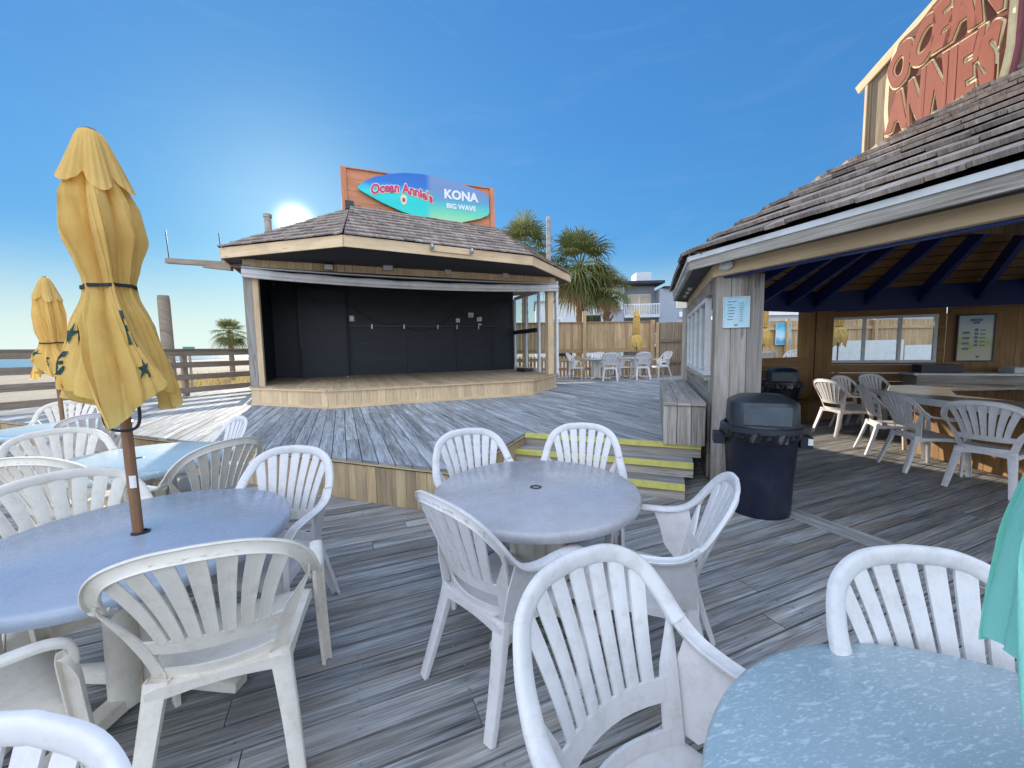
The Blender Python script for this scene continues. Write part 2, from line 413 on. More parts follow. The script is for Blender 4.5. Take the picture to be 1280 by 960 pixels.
def boards_along(mb, P, Q, z0, z1, w=.12, gap=.004, th=.022, mi=0, off=0, zj=0, r=random):
    """vertical boards side by side from P to Q"""
    P, Q = V((P[0], P[1], 0)), V((Q[0], Q[1], 0)); L = (Q-P).length; t = (Q-P)/L; nn = V((t.y, -t.x, 0)); n = max(1, round(L/w)); w = L/n
    for i in range(n):
        c = P+t*(i+.5)*w+nn*(off+r.uniform(-.0015, .0015)); a, b = z0, z1+r.uniform(-zj, zj)
        mb.box(c+Z*(a+b)/2, Z*(b-a)/2, t*(w-gap)/2, nn*th/2, mi, r.random())
def planks(mb, P, Q, z0, z1, w=.14, gap=.006, th=.025, mi=0, off=0, r=random):
    """horizontal boards stacked between z0 and z1"""
    P, Q = V((P[0], P[1], 0)), V((Q[0], Q[1], 0)); t = (Q-P).normalized(); nn = V((t.y, -t.x, 0)); n = max(1, round((z1-z0)/w)); w = (z1-z0)/n
    for i in range(n):
        mb.box((P+Q)/2+nn*off+Z*(z0+(i+.5)*w), (Q-P)/2, Z*(w-gap)/2, nn*th/2, mi, r.random())
def wallbox(mb, P, Q, z0, z1, th, mi=0, off=0, rnd=None):
    P, Q = V((P[0], P[1], 0)), V((Q[0], Q[1], 0)); t = (Q-P).normalized(); nn = V((t.y, -t.x, 0))
    mb.box((P+Q)/2+nn*off+Z*(z0+z1)/2, (Q-P)/2, Z*(z1-z0)/2, nn*th/2, mi, rnd)

# ------------------------------------------------------------------ ground, sea
g = MB()
def gz(x, y):
    d = math.hypot(x, y); k = min(1, max(0, (d-14)/25))
    return -1.25+k*(.28*sin(x*.11+1.3)*cos(y*.09)+.16*sin(x*.31+y*.2)+.08*sin(x*.7-y*.55))
rings = [0, 3, 6, 9, 12, 14, 16, 18, 20, 22.5, 25, 28, 31, 35, 40, 46, 53, 62, 75, 95, 130, 200, 400, 1000, 4000]
g.grid(lambda u, v: (lambda r_: (r_*cos(2*pi*u), r_*sin(2*pi*u), gz(r_*cos(2*pi*u), r_*sin(2*pi*u)) if r_ < 120 else -1.25))(rings[int(round(v*24))]), 128, 24, True)
tag(g.build('sand_beach', M['sand'], ang=60, fix=True), kind='structure')
g = MB()
q = [(-95, 55), (-125, 118), (-190, 240), (-500, 900), (-2200, 3600), (-3900, 600), (-3000, -2000), (-250, -300)]
g.face([(x, y, -1.10) for x, y in q][::-1])
tag(g.build('sea', M['sea'], fix=True), kind='structure')

# ------------------------------------------------------------------ decks
K1 = V((-.48, 3.50, 0)); K2 = V((.150, 5.06, 0)); WP = K2+C2*2.06
V0, V1, V2, V3_, V4, V5, V6, V7 = [V((x, y, 0)) for x, y in ((3.5,.84), (2.1,4.15), (3.25,7.4), (6.52,8.75), (9.76,7.44), (11.1,4.2), (9.8,.97), (6.7,-.35))]
low = [(-13,-2.5), (6,-6), (14,4), (11,9.2), (-13,9.2)]
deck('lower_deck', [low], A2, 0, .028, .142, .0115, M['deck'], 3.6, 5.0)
SK = K1-C2*11.5
R1 = [SK, K1, K1+E2*13, (-6,17.5), (-11,13)]
R2 = [K2, WP, V2, V2+(V2-V1)*2.6, K1+E2*13]
R3 = [V2, V2+A2*11, (13.5,16), V2+(V2-V1)*2.6]
up = [[(p[0], p[1]) for p in r] for r in (R1, R2, R3)]
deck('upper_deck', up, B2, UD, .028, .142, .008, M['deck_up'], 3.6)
sk = MB()
boards_along(sk, SK, K1, 0.002, UD-.045, .118, .004, .02, off=-.012)
boards_along(sk, K1, K2+E2*.02, 0.002, UD-.045, .118, .004, .02, off=-.012)
for p, q in ((SK, K1), (K1, K2)):
    wallbox(sk, p, q, UD-.044, UD-.032, .03, 0, .0)
tag(sk.build('deck_skirting', M['skirt']), 'tan vertical board skirting closing the raised deck edge behind the round tables', 'deck skirting')

# steps
st = empty('deck_steps', tuple(K2), 0, 'wooden steps with yellow painted edges up to the raised deck', 'steps')
def loc(mb, o):     # shift world-built geometry into the parent frame
    ox, oy, oz = o.location; mb.v = [(x-ox, y-oy, z-oz) for x, y, z in mb.v]
def part(mb, name, mat, parent, **kw):
    loc(mb, parent); return mb.build(name, mat, parent, **kw)
F_ = -E2    # towards the viewer
for i, zt in enumerate((UD, .288, .145)):
    o0 = K2+F_*(.29*i)-C2*(.105*i); L = 2.05+.02*i
    m = MB(); m.bar(o0+Z*(zt-.02)+F_*.012+C2*.02, o0+C2*L+Z*(zt-.02)+F_*.012, .06, .052, side=F_); part(m, 'nosing', M['yellow'], st, bevel=.014)
    m = MB(); wallbox(m, o0, o0+C2*L, max(.002, zt-.143), zt-.045, .03, 0, .0); part(m, 'riser', M['grey'], st)
    if i:
        m = MB()
        for k in range(2): m.bar(o0-F_*(.09+.135*k)+Z*(zt-.014)-C2*.05, o0-F_*(.09+.135*k)+C2*L+Z*(zt-.014), .128, .028, side=F_)
        part(m, 'tread', M['deck'], st)
s = MB(); s.bar((2.335,3.795,.004), (3.62,.77,.004), .20, .016); tag(s.build('threshold_board', M['deck_up'], bevel=.003), 'flat pale grey board set across the floor from the bin towards the teal umbrella', 'threshold board')

# ------------------------------------------------------------------ shake roofs
def shakes(mb, face, expo=.2, lift=.03, r=random, wmin=.11, wmax=.24, th=.018, over=.05):
    """face: eave A, eave B, then upper corners; courses of separate shakes"""
    P = [V(p) for p in face]; a = (P[1]-P[0]).normalized(); n = a.cross(P[2]-P[0]).normalized()
    if n.z < 0: n = -n
    b = n.cross(a)
    if b.z < 0: b = -b
    P2 = [((p-P[0]).dot(a), (p-P[0]).dot(b)) for p in P]
    if sum(P2[i][0]*P2[(i+1)%len(P2)][1]-P2[(i+1)%len(P2)][0]*P2[i][1] for i in range(len(P2))) < 0: P2 = P2[::-1]
    conv = [(x, y-over if abs(y) < 1e-4 else y) for x, y in P2]
    top = max(y for x, y in P2); y = -over; k = 0
    xs = [x for x, _ in P2]
    while y < top:
        x = min(xs)-r.random()*.2
        while x < max(xs):
            w = r.uniform(wmin, wmax); dy = r.uniform(-.010, .006); h = expo*1.45
            c = clip([(x+.003, y+dy), (x+w-.003, y+dy), (x+w-.003, y+h), (x+.003, y+h)], conv if k else [(p[0], p[1]-.03) if p[1] < 0 else p for p in conv])
            if len(c) >= 3:
                l2 = lift*r.uniform(.88, 1.12); tn = r.random(); o = (r.random()*40, r.random()*40)
                tp = [P[0]+a*p+b*q+n*(.004+th+l2*max(0, 1-(q-y)/h)) for p, q in c]; lo = [p-n*th for p in tp]; m = len(c)
                uv = [(q+o[0], p+o[1]) for p, q in c]
                mb.face(tp, uv, tn); 
                for i in range(m):
                    j = (i+1) % m; mb.face([lo[i], lo[j], tp[j], tp[i]], [uv[i], uv[j], uv[j], uv[i]], tn)
            x += w
        y += expo; k += 1
def hipcaps(mb, a, b, nside, w=.15, step=.2, r=random):
    a, b = V(a), V(b); t = (b-a).normalized(); L = (b-a).length; k = 0
    s1 = t.cross(Z).normalized(); n = s1.cross(t)
    if n.z < 0: n = -n
    while k*step < L-.05:
        p = a+t*(k*step); q = a+t*min(L, k*step+step*1.5)
        for sg in (-1, 1):
            d = (s1*sg-n*.42).normalized(); nn = (n+s1*sg*.35).normalized(); ph = nn*.055
            tn = r.random()
            pts = [p+ph*1.15, p+ph*1.15+d*w, q+ph*.7+d*w, q+ph*.7]; o = r.random()*30
            lo = [x-nn*.02 for x in pts]
            mb.face(pts if sg < 0 else pts[::-1], [(0+o, 0), (0+o, w), (step+o, w), (step+o, 0)], tn); mb.face([lo[0], lo[1], pts[1], pts[0]], None, tn); mb.face([lo[1], lo[2], pts[2], pts[1]], None, tn)
        k += 1

# ------------------------------------------------------------------ stage pavilion
B = [V((x, y, 0)) for x, y in ((-5.5,8.42), (-3.53,7.62), (.48,9.32), (1.23,11.18))]
ch = (B[3]-B[0]).normalized(); bk = V((-ch.y, ch.x, 0)); BL = B[0]+bk*3.0; BR = B[3]+bk*3.0
sg = empty('stage_pavilion', (-2.3,10.2,UD), 0, 'open fronted wooden stage with black interior and shake roof behind the raised deck', 'stage')
m = MB()
for i in range(3):
    boards_along(m, B[i], B[i+1], UD+.055, SF-.06, .15, .004, .022)
    wallbox(m, B[i]+(B[i]-B[i+1]).normalized()*-.0, B[i+1], UD+.002, UD+.055, .034, 0, .012)
    wallbox(m, B[i], B[i+1], SF-.06, SF-.03, .05, 0, .02)
boards_along(m, BL, B[0], UD, SF-.04, .15); boards_along(m, B[3], BR, UD, SF-.04, .15)
part(m, 'base_skirt', M['new'], sg)
m = MB(); poly = [tuple(p) for p in (B[0], B[1], B[2], B[3], BR, BL)]
d2 = V((bk.x, bk.y)); n2 = V((-d2.y, d2.x)); up2 = [(p[0]*d2.x+p[1]*d2.y, p[0]*n2.x+p[1]*n2.y) for p in poly]
cx, cy = sum(p[0] for p in up2)/6, sum(p[1] for p in up2)/6
big = [(cx+(x-cx)*1.012, cy+(y-cy)*1.012) for x, y in up2]
for k in range(-70, 110):
    c = clip([(0, k*.142), (30, k*.142), (30, k*.142+.137), (0, k*.142+.137)], big)
    if len(c) >= 3: m.prism([(x*d2.x+y*n2.x, x*d2.y+y*n2.y, SF) for x, y in c], .028, 0, None, d2)
part(m, 'stage_floor', M['stagefloor'], sg)
ZS = 3.45
def onwall(P, Q, s): return P+(Q-P)*s
m = MB(); wallbox(m, BL, BR, SF, ZS+.25, .08, 0, -.04); part(m, 'back_wall', M['black'], sg)
m = MB(); wallbox(m, B[0]+bk*.12, BL, SF, ZS+.25, .08, 0, 0); part(m, 'side_wall', M['black'], sg)
# black partition in the corner, ledge with clips, faint panel joints
pc = BL+ch*.75-bk*.32
m = MB(); wallbox(m, pc-ch*.02, pc+ch*1.15, SF, 3.3, .07, 0, 0); wallbox(m, pc+ch*1.15, pc+ch*1.15+bk*.3, SF, 3.3, .05, 0, 0); part(m, 'partition', M['black'], sg)
m = MB(); wallbox(m, pc-ch*.035, pc-ch*.018, 1.7, 3.28, .02, 0, .04); part(m, 'metal_strip', M['darkmetal'], sg)
m = MB()
for i in range(1, 6): wallbox(m, pc+ch*.02, pc+ch*1.12, SF+i*.41, SF+i*.41+.006, .012, 0, .04)
wa, wb = BL+ch*1.98-bk*.02, BR-ch*.06-bk*.02
wallbox(m, wa, wb, 2.26, 2.30, .06, 0, .02)
for s_ in (.32, .62, .86): wallbox(m, onwall(wa, wb, s_), onwall(wa, wb, s_)+ch*.012, SF, 2.26, .012, 0, .012)
for (s0, s1, zz) in ((.06,.28,1.25), (.66,.9,2.05), (.68,.92,1.45), (.05,.2,1.75), (.38,.45,1.9)): wallbox(m, onwall(wa, wb, s0), onwall(wa, wb, s1), zz, zz+.02, .02, 0, .015)
part(m, 'wall_batten', M['darkmetal'], sg)
for s_ in (.12, .30, .50, .62, .76):
    m = MB(); p = onwall(wa, wb, s_); wallbox(m, p, p+ch*.04, 2.2, 2.33, .03, 0, .06); part(m, 'clip', M['steel'], sg)
for (s_, zz, w_, h_) in ((.005,2.42,.14,.16), (.70,2.58,.17,.15), (.755,2.46,.16,.14), (.62,2.42,.12,.12), (.765,2.33,.10,.05)):
    m = MB(); p = onwall(wa, wb, s_); wallbox(m, p, p+ch*w_, zz, zz+h_, .05, 0, .03); wallbox(m, p+ch*.03, p+ch*(w_-.03), zz+.03, zz+h_-.03, .02, 1, .06); part(m, 'socket_box', [M['trim'], M['steel']], sg, bevel=.006)
m = MB(); p = B[0]+bk*.14+ch*.1; wallbox(m, p, p+ch*.13, 1.5, 1.68, .07); part(m, 'socket_box', M['trim'], sg, bevel=.008)
# posts
for P, sgn in ((B[0], 1), (B[3], -1)):
    m = MB(); m.box(P+ch*(.17*sgn)+Z*(SF+ZS)/2+bk*.03, Z*(ZS-SF)/2, ch*.085, bk*.085); part(m, 'post', M['new'], sg, bevel=.006)
    m = MB(); w_ = .075 if sgn > 0 else .03
    m.box(P+ch*(.075*sgn-(0 if sgn > 0 else -.11))*1.0+Z*(SF+ZS-.1)/2+bk*.0, Z*(ZS-.1-SF)/2, ch*w_, bk*.06); part(m, 'post_trim', M['trim'] if sgn < 0 else M['grey'], sg, bevel=.006)
# lintel strip of short boards, rolled canvas screen
m = MB(); boards_along(m, B[0]+ch*.0, B[3], 3.29, ZS-.003, .16, .006, .03, off=.02); part(m, 'lintel_boards', M['new'], sg)
def sag(s): return -.10*4*s*(1-s)
m = MB(); q = [B[0]-bk*.12+ch*(s_/24*(B[3]-B[0]).length)+Z*(3.17+sag(s_/24)) for s_ in range(25)]
m.tube(q, [.075+.01*sin(i*1.7) for i in range(25)], 14)
m.tube([p-bk*.05-Z*.085 for p in q], [.03]*25, 8)
part(m, 'rolled_screen', M['canvas'], sg, ang=60)
m = MB(); q2 = [p+Z*.10-bk*.01-Z*(sag(i/24)) *.5 for i, p in enumerate(q)]; m.tube(q2, .028, 8); part(m, 'screen_rail', M['steel'], sg, ang=60)
# right side: white framed screen door
da, db = BR-bk*.12, B[3]+bk*.3
for s_ in (.0, .36, .72):
    m = MB(); p = onwall(da, db, s_); m.box(p+Z*(SF+3.2)/2, Z*(3.2-SF)/2, (db-da).normalized()*.045, ch*.03); part(m, 'door_frame', M['trim'], sg, bevel=.004)
for zz, hh, mt in ((3.22, .05, 'trim'), (SF+.05, .05, 'trim')):
    m = MB(); m.bar(da+Z*zz, onwall(da, db, .74)+Z*zz, hh*2, .05, side=Z); part(m, 'door_rail', M[mt], sg, bevel=.004)
m = MB(); m.bar(da+Z*2.08-ch*.05, onwall(da, db, .7)+Z*2.08-ch*.05, .13, .06, side=Z); part(m, 'push_bar', M['darkmetal'], sg, bevel=.01)
for s0, s1 in ((.02,.35), (.38,.71)):
    m = MB(); wallbox(m, onwall(da, db, s0), onwall(da, db, s1), SF+.1, 3.17, .006); part(m, 'door_pane', M['glass'], sg)
m = MB(); m.box(onwall(da, db, .55)+Z*(SF+.05)-ch*.3, ch*.14, bk*.3, Z*.05); part(m, 'floor_unit', M['darkmetal'], sg, bevel=.01)
m = MB(); m.box(B[3]+ch*.02+bk*.1+Z*1.45, Z*.08, bk*.06, ch*.03); part(m, 'socket_box', M['trim'], sg, bevel=.006)
# soffit, fascia, roof
E = [V((x, y, 0)) for x, y in ((-5.79,8.26), (-3.03,7.51), (.511,9.46), (1.73,11.88), (.75,14.3), (-1.3,15.3), (-5.3,13.6), (-6.8,10.65))]
m = MB(); m.prism([(p.x*.995-.01, p.y*.997+.03, ZS+.03) for p in E], .03); part(m, 'soffit', M['soffit'], sg)
m = MB()
for i in range(8):
    p, q = E[i], E[(i+1) % 8]; wallbox(m, p, q, ZS-.02, ZS+.185, .036, 0, .018)
part(m, 'fascia', M['fascia'], sg)
T = [V((-3.6,9.4,4.72)), V((-.42,11.0,4.72))]; T += [T[1]+bk*1.3, T[0]+bk*1.3]
e = [p+Z*(ZS+.19) for p in E]
faces = [(e[0],e[1],T[0]), (e[1],e[2],T[1],T[0]), (e[2],e[3],T[1]), (e[3],e[4],T[2],T[1]), (e[4],e[5],T[2]), (e[5],e[6],T[3],T[2]), (e[6],e[7],T[3]), (e[7],e[0],T[0],T[3])]
m = MB()
for f in faces: m.face(f)
m.face([T[0], T[1], T[2], T[3]]); part(m, 'roof_sheet', M['hole'], sg, fix=True, solid=.02)
m = MB(); rr = random.Random(5)
for i in (0, 1, 2, 3, 7): shakes(m, faces[i], .225, .042, rr, .13, .32, .024)
for i, k in ((0,0), (1,0), (2,1), (3,1)): hipcaps(m, e[i], T[k], 0, .13, .17, rr)
part(m, 'roof', M['shake'], sg)
for s0, s1, z0, z1, dp in ((.02,.30,2.9,2.42,.25), (.30,.62,2.32,2.75,.35), (.55,.77,3.2,2.6,.2)):
    m = MB(); m.tube([onwall(wa, wb, s0+(s1-s0)*t/12)-bk*.05+Z*(z0+(z1-z0)*t/12-dp*4*(t/12)*(1-t/12)) for t in range(13)], .011, 6); part(m, 'cable', M['darkmetal'], sg)
m = MB(); m.box(T[0]+V((.02,-.1,.06)), ch*.09, bk*.1, Z*.09); part(m, 'ridge_cap', M['darkmetal'], sg)
# lamps on the lintel and the fascia
def floodlight(p, face, s, name, label, mat='steel', rgb=True):
    o = empty(name, tuple(p), math.atan2(face.y, face.x)-pi/2+pi, label, 'light'); b = MB()
    b.box((0,-.07*s,-.02*s), (.1*s,0,0), (0,.03*s,0), (0,.025*s,.07*s)); b.build('housing', M[mat], o, bevel=.008)
    b = MB(); b.box((0,-.108*s,-.035*s), (.085*s,0,0), (0,.004,0), (0,.02*s,.055*s)); b.build('lens', M['trim'], o)
    b = MB(); b.box((0,-.02*s,.06*s), (.02*s,0,0), (0,.05*s,0), (0,0,.01)); b.build('bracket', M['darkmetal'], o); return o
LP = B[0]-bk*.14
floodlight(LP+ch*1.62+Z*3.38, -bk, 1.0, 'floodlight', 'small black floodlight on the stage lintel near its left end', 'darkmetal')
floodlight(LP+ch*2.85+Z*3.45, -bk, 1.2, 'floodlight', 'grey twin headed spotlight hanging under the stage roof, second from the left', 'steel')
floodlight(LP+ch*4.25+Z*3.42, -bk, .7, 'floodlight', 'small white spotlight under the middle of the stage roof', 'trim')
floodlight(LP+ch*5.75+Z*3.42, -bk, .7, 'floodlight', 'small white spotlight under the right half of the stage roof', 'trim')
fd = (E[2]-E[1]).normalized(); fn = V((fd.y, -fd.x, 0))
lt = empty('security_light', tuple(E[1]+fd*1.62+fn*.05+Z*3.57), math.atan2(fd.y, fd.x), 'white bar light with two metal lamp heads on the stage fascia', 'light')
b = MB(); b.box((.42,0,0), (.44,0,0), (0,.02,0), (0,0,.06)); b.build('backing_board', M['fascia'], lt, bevel=.006)
for x in (.0, .86):
    b = MB(); b.lathe([(0,-.07), (.05,-.07), (.065,.04), (.03,.075), (0,.08)], 14); b.v = [(y*.6+x, -z_-.07, xx) for xx, y, z_ in b.v]; b.build('lamp_head', M['steel'], lt, ang=40, fix=True)
# vent pipe, outrigger with rods
m = MB(); m.lathe([(.085,0), (.085,.72), (.105,.72), (.105,.80), (0,.80)], 16); o = m.build('vent_pipe', M['grey'], ang=40, fix=True); o.location = (-6.43,11.0,4.4) ; tag(o, 'short round wooden vent stack above the left slope of the stage roof', 'vent pipe')
m = MB(); m.tube([(-6.43,11.0,3.3), (-6.43,11.0,4.45)], .06, 10); m.build('stack_pipe', M['darkmetal'], o, ang=40).matrix_parent_inverse = Matrix.Translation((6.43,-11.0,-4.4))
ar = empty('outrigger_beam', (-5.7,8.9,3.42), 0, 'dark wooden outrigger beam with two thin rods left of the stage roof', 'beam')
m = MB(); m.bar((0,0,0), (-1.85,.12,.16), .11, .10, side=Z); m.bar((-.35,.0,-.06), (-1.0,.06,.03), .09, .08, side=Z); m.build('beam', M['rail'], ar, bevel=.006)
for x, zz in ((-1.78,.17), (-.62,.07)):
    m = MB(); m.tube([(x,.1,zz), (x-.03,.1,zz+.66)], .012, 6); m.build('rod', M['darkmetal'], ar)

# billboard with surfboard on the stage roof
P0 = V((-3.83,9.5,0)); P1 = V((-.40,10.93,0)); pd = (P1-P0).normalized(); pn = V((pd.y, -pd.x, 0)); PL = (P1-P0).length
bb = empty('roof_billboard', tuple(P0)[:2]+(4.55,), math.atan2(pd.y, pd.x), 'orange painted plank billboard standing on the stage roof', 'billboard')
m = MB()
for i in range(5): m.box((PL/2, .02, -.1+.255*i+.125), (PL/2-.12,0,0), (0,0,.1245), (0,.03,0))
m.build('planks', M['orange'], bb)
m = MB()
for x in (.06, PL-.06): m.box((x,-.005,.525), (0,0,.645), (.06,0,0), (0,.05,0))
m.box((PL/2,-.004,1.16), (PL/2-.121,0,0), (0,0,.012), (0,.048,0)); m.build('frame', M['orange'], bb)
def surf_mat():
    N = NT('surfboard_print'); uv = N.uv(); sp = N.add('ShaderNodeSeparateXYZ'); N.set(sp, 0, uv); u, v = sp.outputs[0], sp.outputs[1]
    w = N.math('ADD', v, N.math('MULTIPLY', N.noise(N.map(uv, (4,6,1)), 1.5, 4), .16))
    L = N.ramp(w, [(.1, (.02,.66,.52)), (.40, (.0,.60,.55)), (.58, (.02,.66,.62)), (.66, (.03,.45,.66)), (.78, (.01,.17,.55)), (1, (.01,.14,.5))])
    Rr = N.ramp(w, [(.1, (.40,.70,.36)), (.30, (.16,.64,.40)), (.46, (.08,.52,.50)), (.60, (.10,.34,.52)), (.8, (.16,.27,.48)), (1, (.18,.28,.50))])
    c = N.mix(N.ramp(u, [(.49, (0,0,0)), (.53, (1,1,1))]), L, Rr); N.col(c); N.rough(.3); return N.m
sb = empty('surfboard_sign', tuple(P0+pn*.06)[:2]+(4.55,), math.atan2(pd.y, pd.x), 'painted surfboard sign lettered in pink and white on the orange billboard', 'sign')
# the outline, measured on the panel and turned into metres along it and up it
def bpt(x, y):
    q = (x-100)/767; t = q*9.5/(10.93-q*1.43); yt, yb_ = 118+117*q, 348+80*q
    return (t*PL, 1.15*(yb_-y)/(yb_-yt))
def outline():
    up_ = [(180,215),(196,201),(222,187),(270,170),(340,160),(420,157),(500,164),(580,178),(660,198),(740,224),(800,246),(828,258),(835,270)]
    dn = [(838,330),(832,348),(790,362),(700,376),(600,372),(500,354),(400,324),(300,282),(230,246),(195,226)]
    return [bpt(*p) for p in up_+dn][::-1]
def slab(mb, pts, y0, y1, mi=0):
    n = len(pts); xs = [p[0] for p in pts]; zs = [p[1] for p in pts]; a0, a1, b0, b1 = min(xs), max(xs), min(zs), max(zs)
    uv = [((p[0]-a0)/(a1-a0), (p[1]-b0)/(b1-b0)) for p in pts]
    mb.face([(x, y0, z_) for x, z_ in pts], uv, .5, mi); mb.face([(x, y1, z_) for x, z_ in pts][::-1], uv[::-1], .5, mi)
    for i in range(n):
        j = (i+1) % n; mb.face([(pts[i][0],y1,pts[i][1]), (pts[j][0],y1,pts[j][1]), (pts[j][0],y0,pts[j][1]), (pts[i][0],y0,pts[i][1])], [uv[i], uv[j], uv[j], uv[i]], .5, mi)
m = MB(); slab(m, outline(), -.05, .0); m.build('board', surf_mat(), sb, fix=True, merge=True)
M['pink'] = plain('pink_letter', (.62,.02,.16), .5, var=.05); M['cream_l'] = plain('cream_letter', (.80,.72,.42), .5, var=.05); M['white_l'] = plain('white_letter', (.80,.80,.80), .5, var=.04)
ox, oz = bpt(405, 232); kx, kz = bpt(697, 281); bx, bz = bpt(697, 322)
def arch(c): return V((c.x, c.y*1.25+.06-.11*(c.x/.62)**2-.02*c.x, c.z))
text_obj('lettering_outline', "Ocean Annie's", M['cream_l'], sb, (ox, -.056, oz-.12), (1,0,0), (0,0,1), .245, .004, arch, off=.022)
text_obj('lettering', "Ocean Annie's", M['pink'], sb, (ox, -.062, oz-.12), (1,0,0), (0,0,1), .245, .006, arch, off=.007)
ex, ez = bpt(410, 272)
m = MB(); slab(m, [(ex+.075*cos(t*pi/8), ez+.12*sin(t*pi/8)) for t in range(16)], -.054, -.051); m.build('emblem', M['cream_l'], sb, fix=True)
m = MB(); slab(m, [(ex+.03*cos(t*pi/6)*(1.6 if t % 2 else .8), ez-.01+.05*sin(t*pi/6)) for t in range(12)], -.060, -.055); m.build('emblem_mark', M['pink'], sb, fix=True)
text_obj('lettering', 'KONA', M['white_l'], sb, (kx, -.056, kz), (1,0,0), (0,0,1), .30, .005, off=.012)
text_obj('lettering', 'BIG WAVE', M['white_l'], sb, (bx, -.056, bz), (1,0,0), (0,0,1), .165, .005, off=.006)
# ------------------------------------------------------------------ bar pavilion
Vs = [V0, V1, V2, V3_, V4, V5, V6, V7]
Rv = [V((x, y, 0)) for x, y in ((3.30,.45), (1.88,4.2), (2.83,6.95), (6.25,9.2), (10.2,7.8), (11.6,4.2), (10.2,.55), (6.7,-.85))]
bp = empty('bar_pavilion', (6.6,4.2,0), 0, 'octagonal wooden bar pavilion with shake roof and navy rafters right of the steps', 'pavilion')
CT = V((6.6,4.2,0)); AP = V((6.6,4.15,4.95)); ZB = 2.2; RE = 2.405
def inw(P, Q): t = (Q-P).normalized(); return V((t.y, -t.x, 0)) if (CT-P).dot(V((t.y, -t.x, 0))) > 0 else V((-t.y, t.x, 0))
# column by the steps: three wide boards on a box
cd = C2; cp = V1+C2*.21+E2*.11
m = MB()
for i in range(3): m.box(V1+cd*(.07+.142*i)-E2*.0+Z*(ZB+.02)/2, Z*(ZB-.02)/2, cd*.069, E2*.018)
m.box(V1+cd*.212+E2*.13+Z*ZB/2, Z*(ZB/2-.012), cd*.20, E2*.11)
m.box(V1+cd*.004+E2*.13+Z*ZB/2, Z*(ZB/2-.01), E2*.13, cd*.012)
part(m, 'column', M['grey'], bp, bevel=.004)
for P, w in ((V2, .14), (V3_, .2), (V4, .16), (V5, .16), (V6, .16), (V7, .16), (V0, .16)):
    m = MB(); m.box(P+Z*ZB/2, Z*ZB/2, A2*w/2, B2*w/2); part(m, 'column', M['cedar' if P is V3_ else 'grey'], bp, bevel=.006)
m = MB()
for k in (-1, 1): m.box(V3_-V((0,.12,0))+C2*(.16*k)+Z*ZB/2, Z*ZB/2, C2*.15, E2*.02)
part(m, 'column_boards', M['cedar'], bp, bevel=.004)
m = MB()
for i in range(8):
    P, Q = Vs[i], Vs[(i+1) % 8]; wallbox(m, P, Q, ZB, ZB+.155, .07)
part(m, 'outer_beam', M['fascia'], bp)
m = MB()
for i in range(8):
    P, Q = Vs[i], Vs[(i+1) % 8]; n = inw(P, Q); wallbox(m, P+n*.06, Q+n*.06, ZB-.02, ZB+.42, .05)
part(m, 'inner_beam', M['navy'], bp)
m = MB(); m2 = MB()
for i in range(8):
    p, q = Rv[i], Rv[(i+1) % 8]; n = -inw(p, q)
    wallbox(m, p+n*.018, q+n*.018, RE-.122, RE-.035, .036); wallbox(m2, p+n*.026, q+n*.026, RE-.034, RE+.012, .05)
part(m, 'fascia', M['grey'], bp); part(m2, 'drip_edge', M['trim'], bp)
# soffit ring between fascia and beam
m = MB()
for i in range(8):
    j = (i+1) % 8; m.face([tuple(Rv[i])[:2]+(RE-.10,), tuple(Rv[j])[:2]+(RE-.10,), tuple(Vs[j])[:2]+(ZB+.13,), tuple(Vs[i])[:2]+(ZB+.13,)])
part(m, 'soffit', M['soffit'], bp, fix=True, solid=.01)
ev = [p+Z*(RE+.015) for p in Rv]
m = MB()
for i in range(8): m.face([ev[i], ev[(i+1) % 8], AP])
part(m, 'roof_sheet', M['hole'], bp, fix=True, solid=.02)
# cedar ceiling boards under the roof
m = MB()
for i in range(8):
    a_, b_ = ev[i], ev[(i+1) % 8]; n = 22
    for k in range(n-1):
        t0, t1 = k/n+.002, (k+1)/n-.002; o = random.random()*30; d_ = Z*-.06
        pts = [a_.lerp(AP, t0)+d_, b_.lerp(AP, t0)+d_, b_.lerp(AP, t1)+d_, a_.lerp(AP, t1)+d_]; L = (pts[1]-pts[0]).length
        m.face(pts, [(o,0), (o+L,0), (o+L,.2), (o,.2)], random.random())
part(m, 'ceiling_boards', M['cedar'], bp)
for i in range(8):
    for s_ in ((.0, .25, .5, .75) if i in (0, 1, 2, 3) else (0,)):
        p = Vs[i].lerp(Vs[(i+1) % 8], s_)+Z*(ZB+.20); m = MB(); q = AP-Z*.36
        m.bar(p-Z*.02, p.lerp(q, .93), .24, .075, side=Z); part(m, 'rafter', M['navy'], bp)
m = MB(); rr = random.Random(11)
for i in (0, 1, 2, 7): shakes(m, (ev[i], ev[(i+1) % 8], AP), .30, .062, rr, .16, .38, .032, .07)
hipcaps(m, ev[1], AP, 0, .17, .30, rr); hipcaps(m, ev[2], AP, 0, .17, .30, rr); hipcaps(m, ev[0], AP, 0, .17, .30, rr)
part(m, 'roof', M['shake'], bp)
def window(P, Q, z0, z1, n, par, fr=.05, th=.07, lab='window'):
    t = (Q-P).normalized(); L = (Q-P).length
    w = MB(); wallbox(w, P, Q, z0, z0+fr, th); wallbox(w, P, Q, z1-fr, z1, th)
    for i in range(n+1):
        c = P+t*(L*i/n); ww = fr*(.5 if 0 < i < n else .5); c = c+t*(ww if i == 0 else -ww if i == n else 0)
        wallbox(w, c-t*ww, c+t*ww, z0+fr, z1-fr, th*.9)
    f = part(w, 'window', M['trim'], par, bevel=.004)
    g_ = MB(); wallbox(g_, P+t*.01, Q-t*.01, z0+.02, z1-.02, .008); loc(g_, par); g_.build('pane', M['glass'], f)
    return f
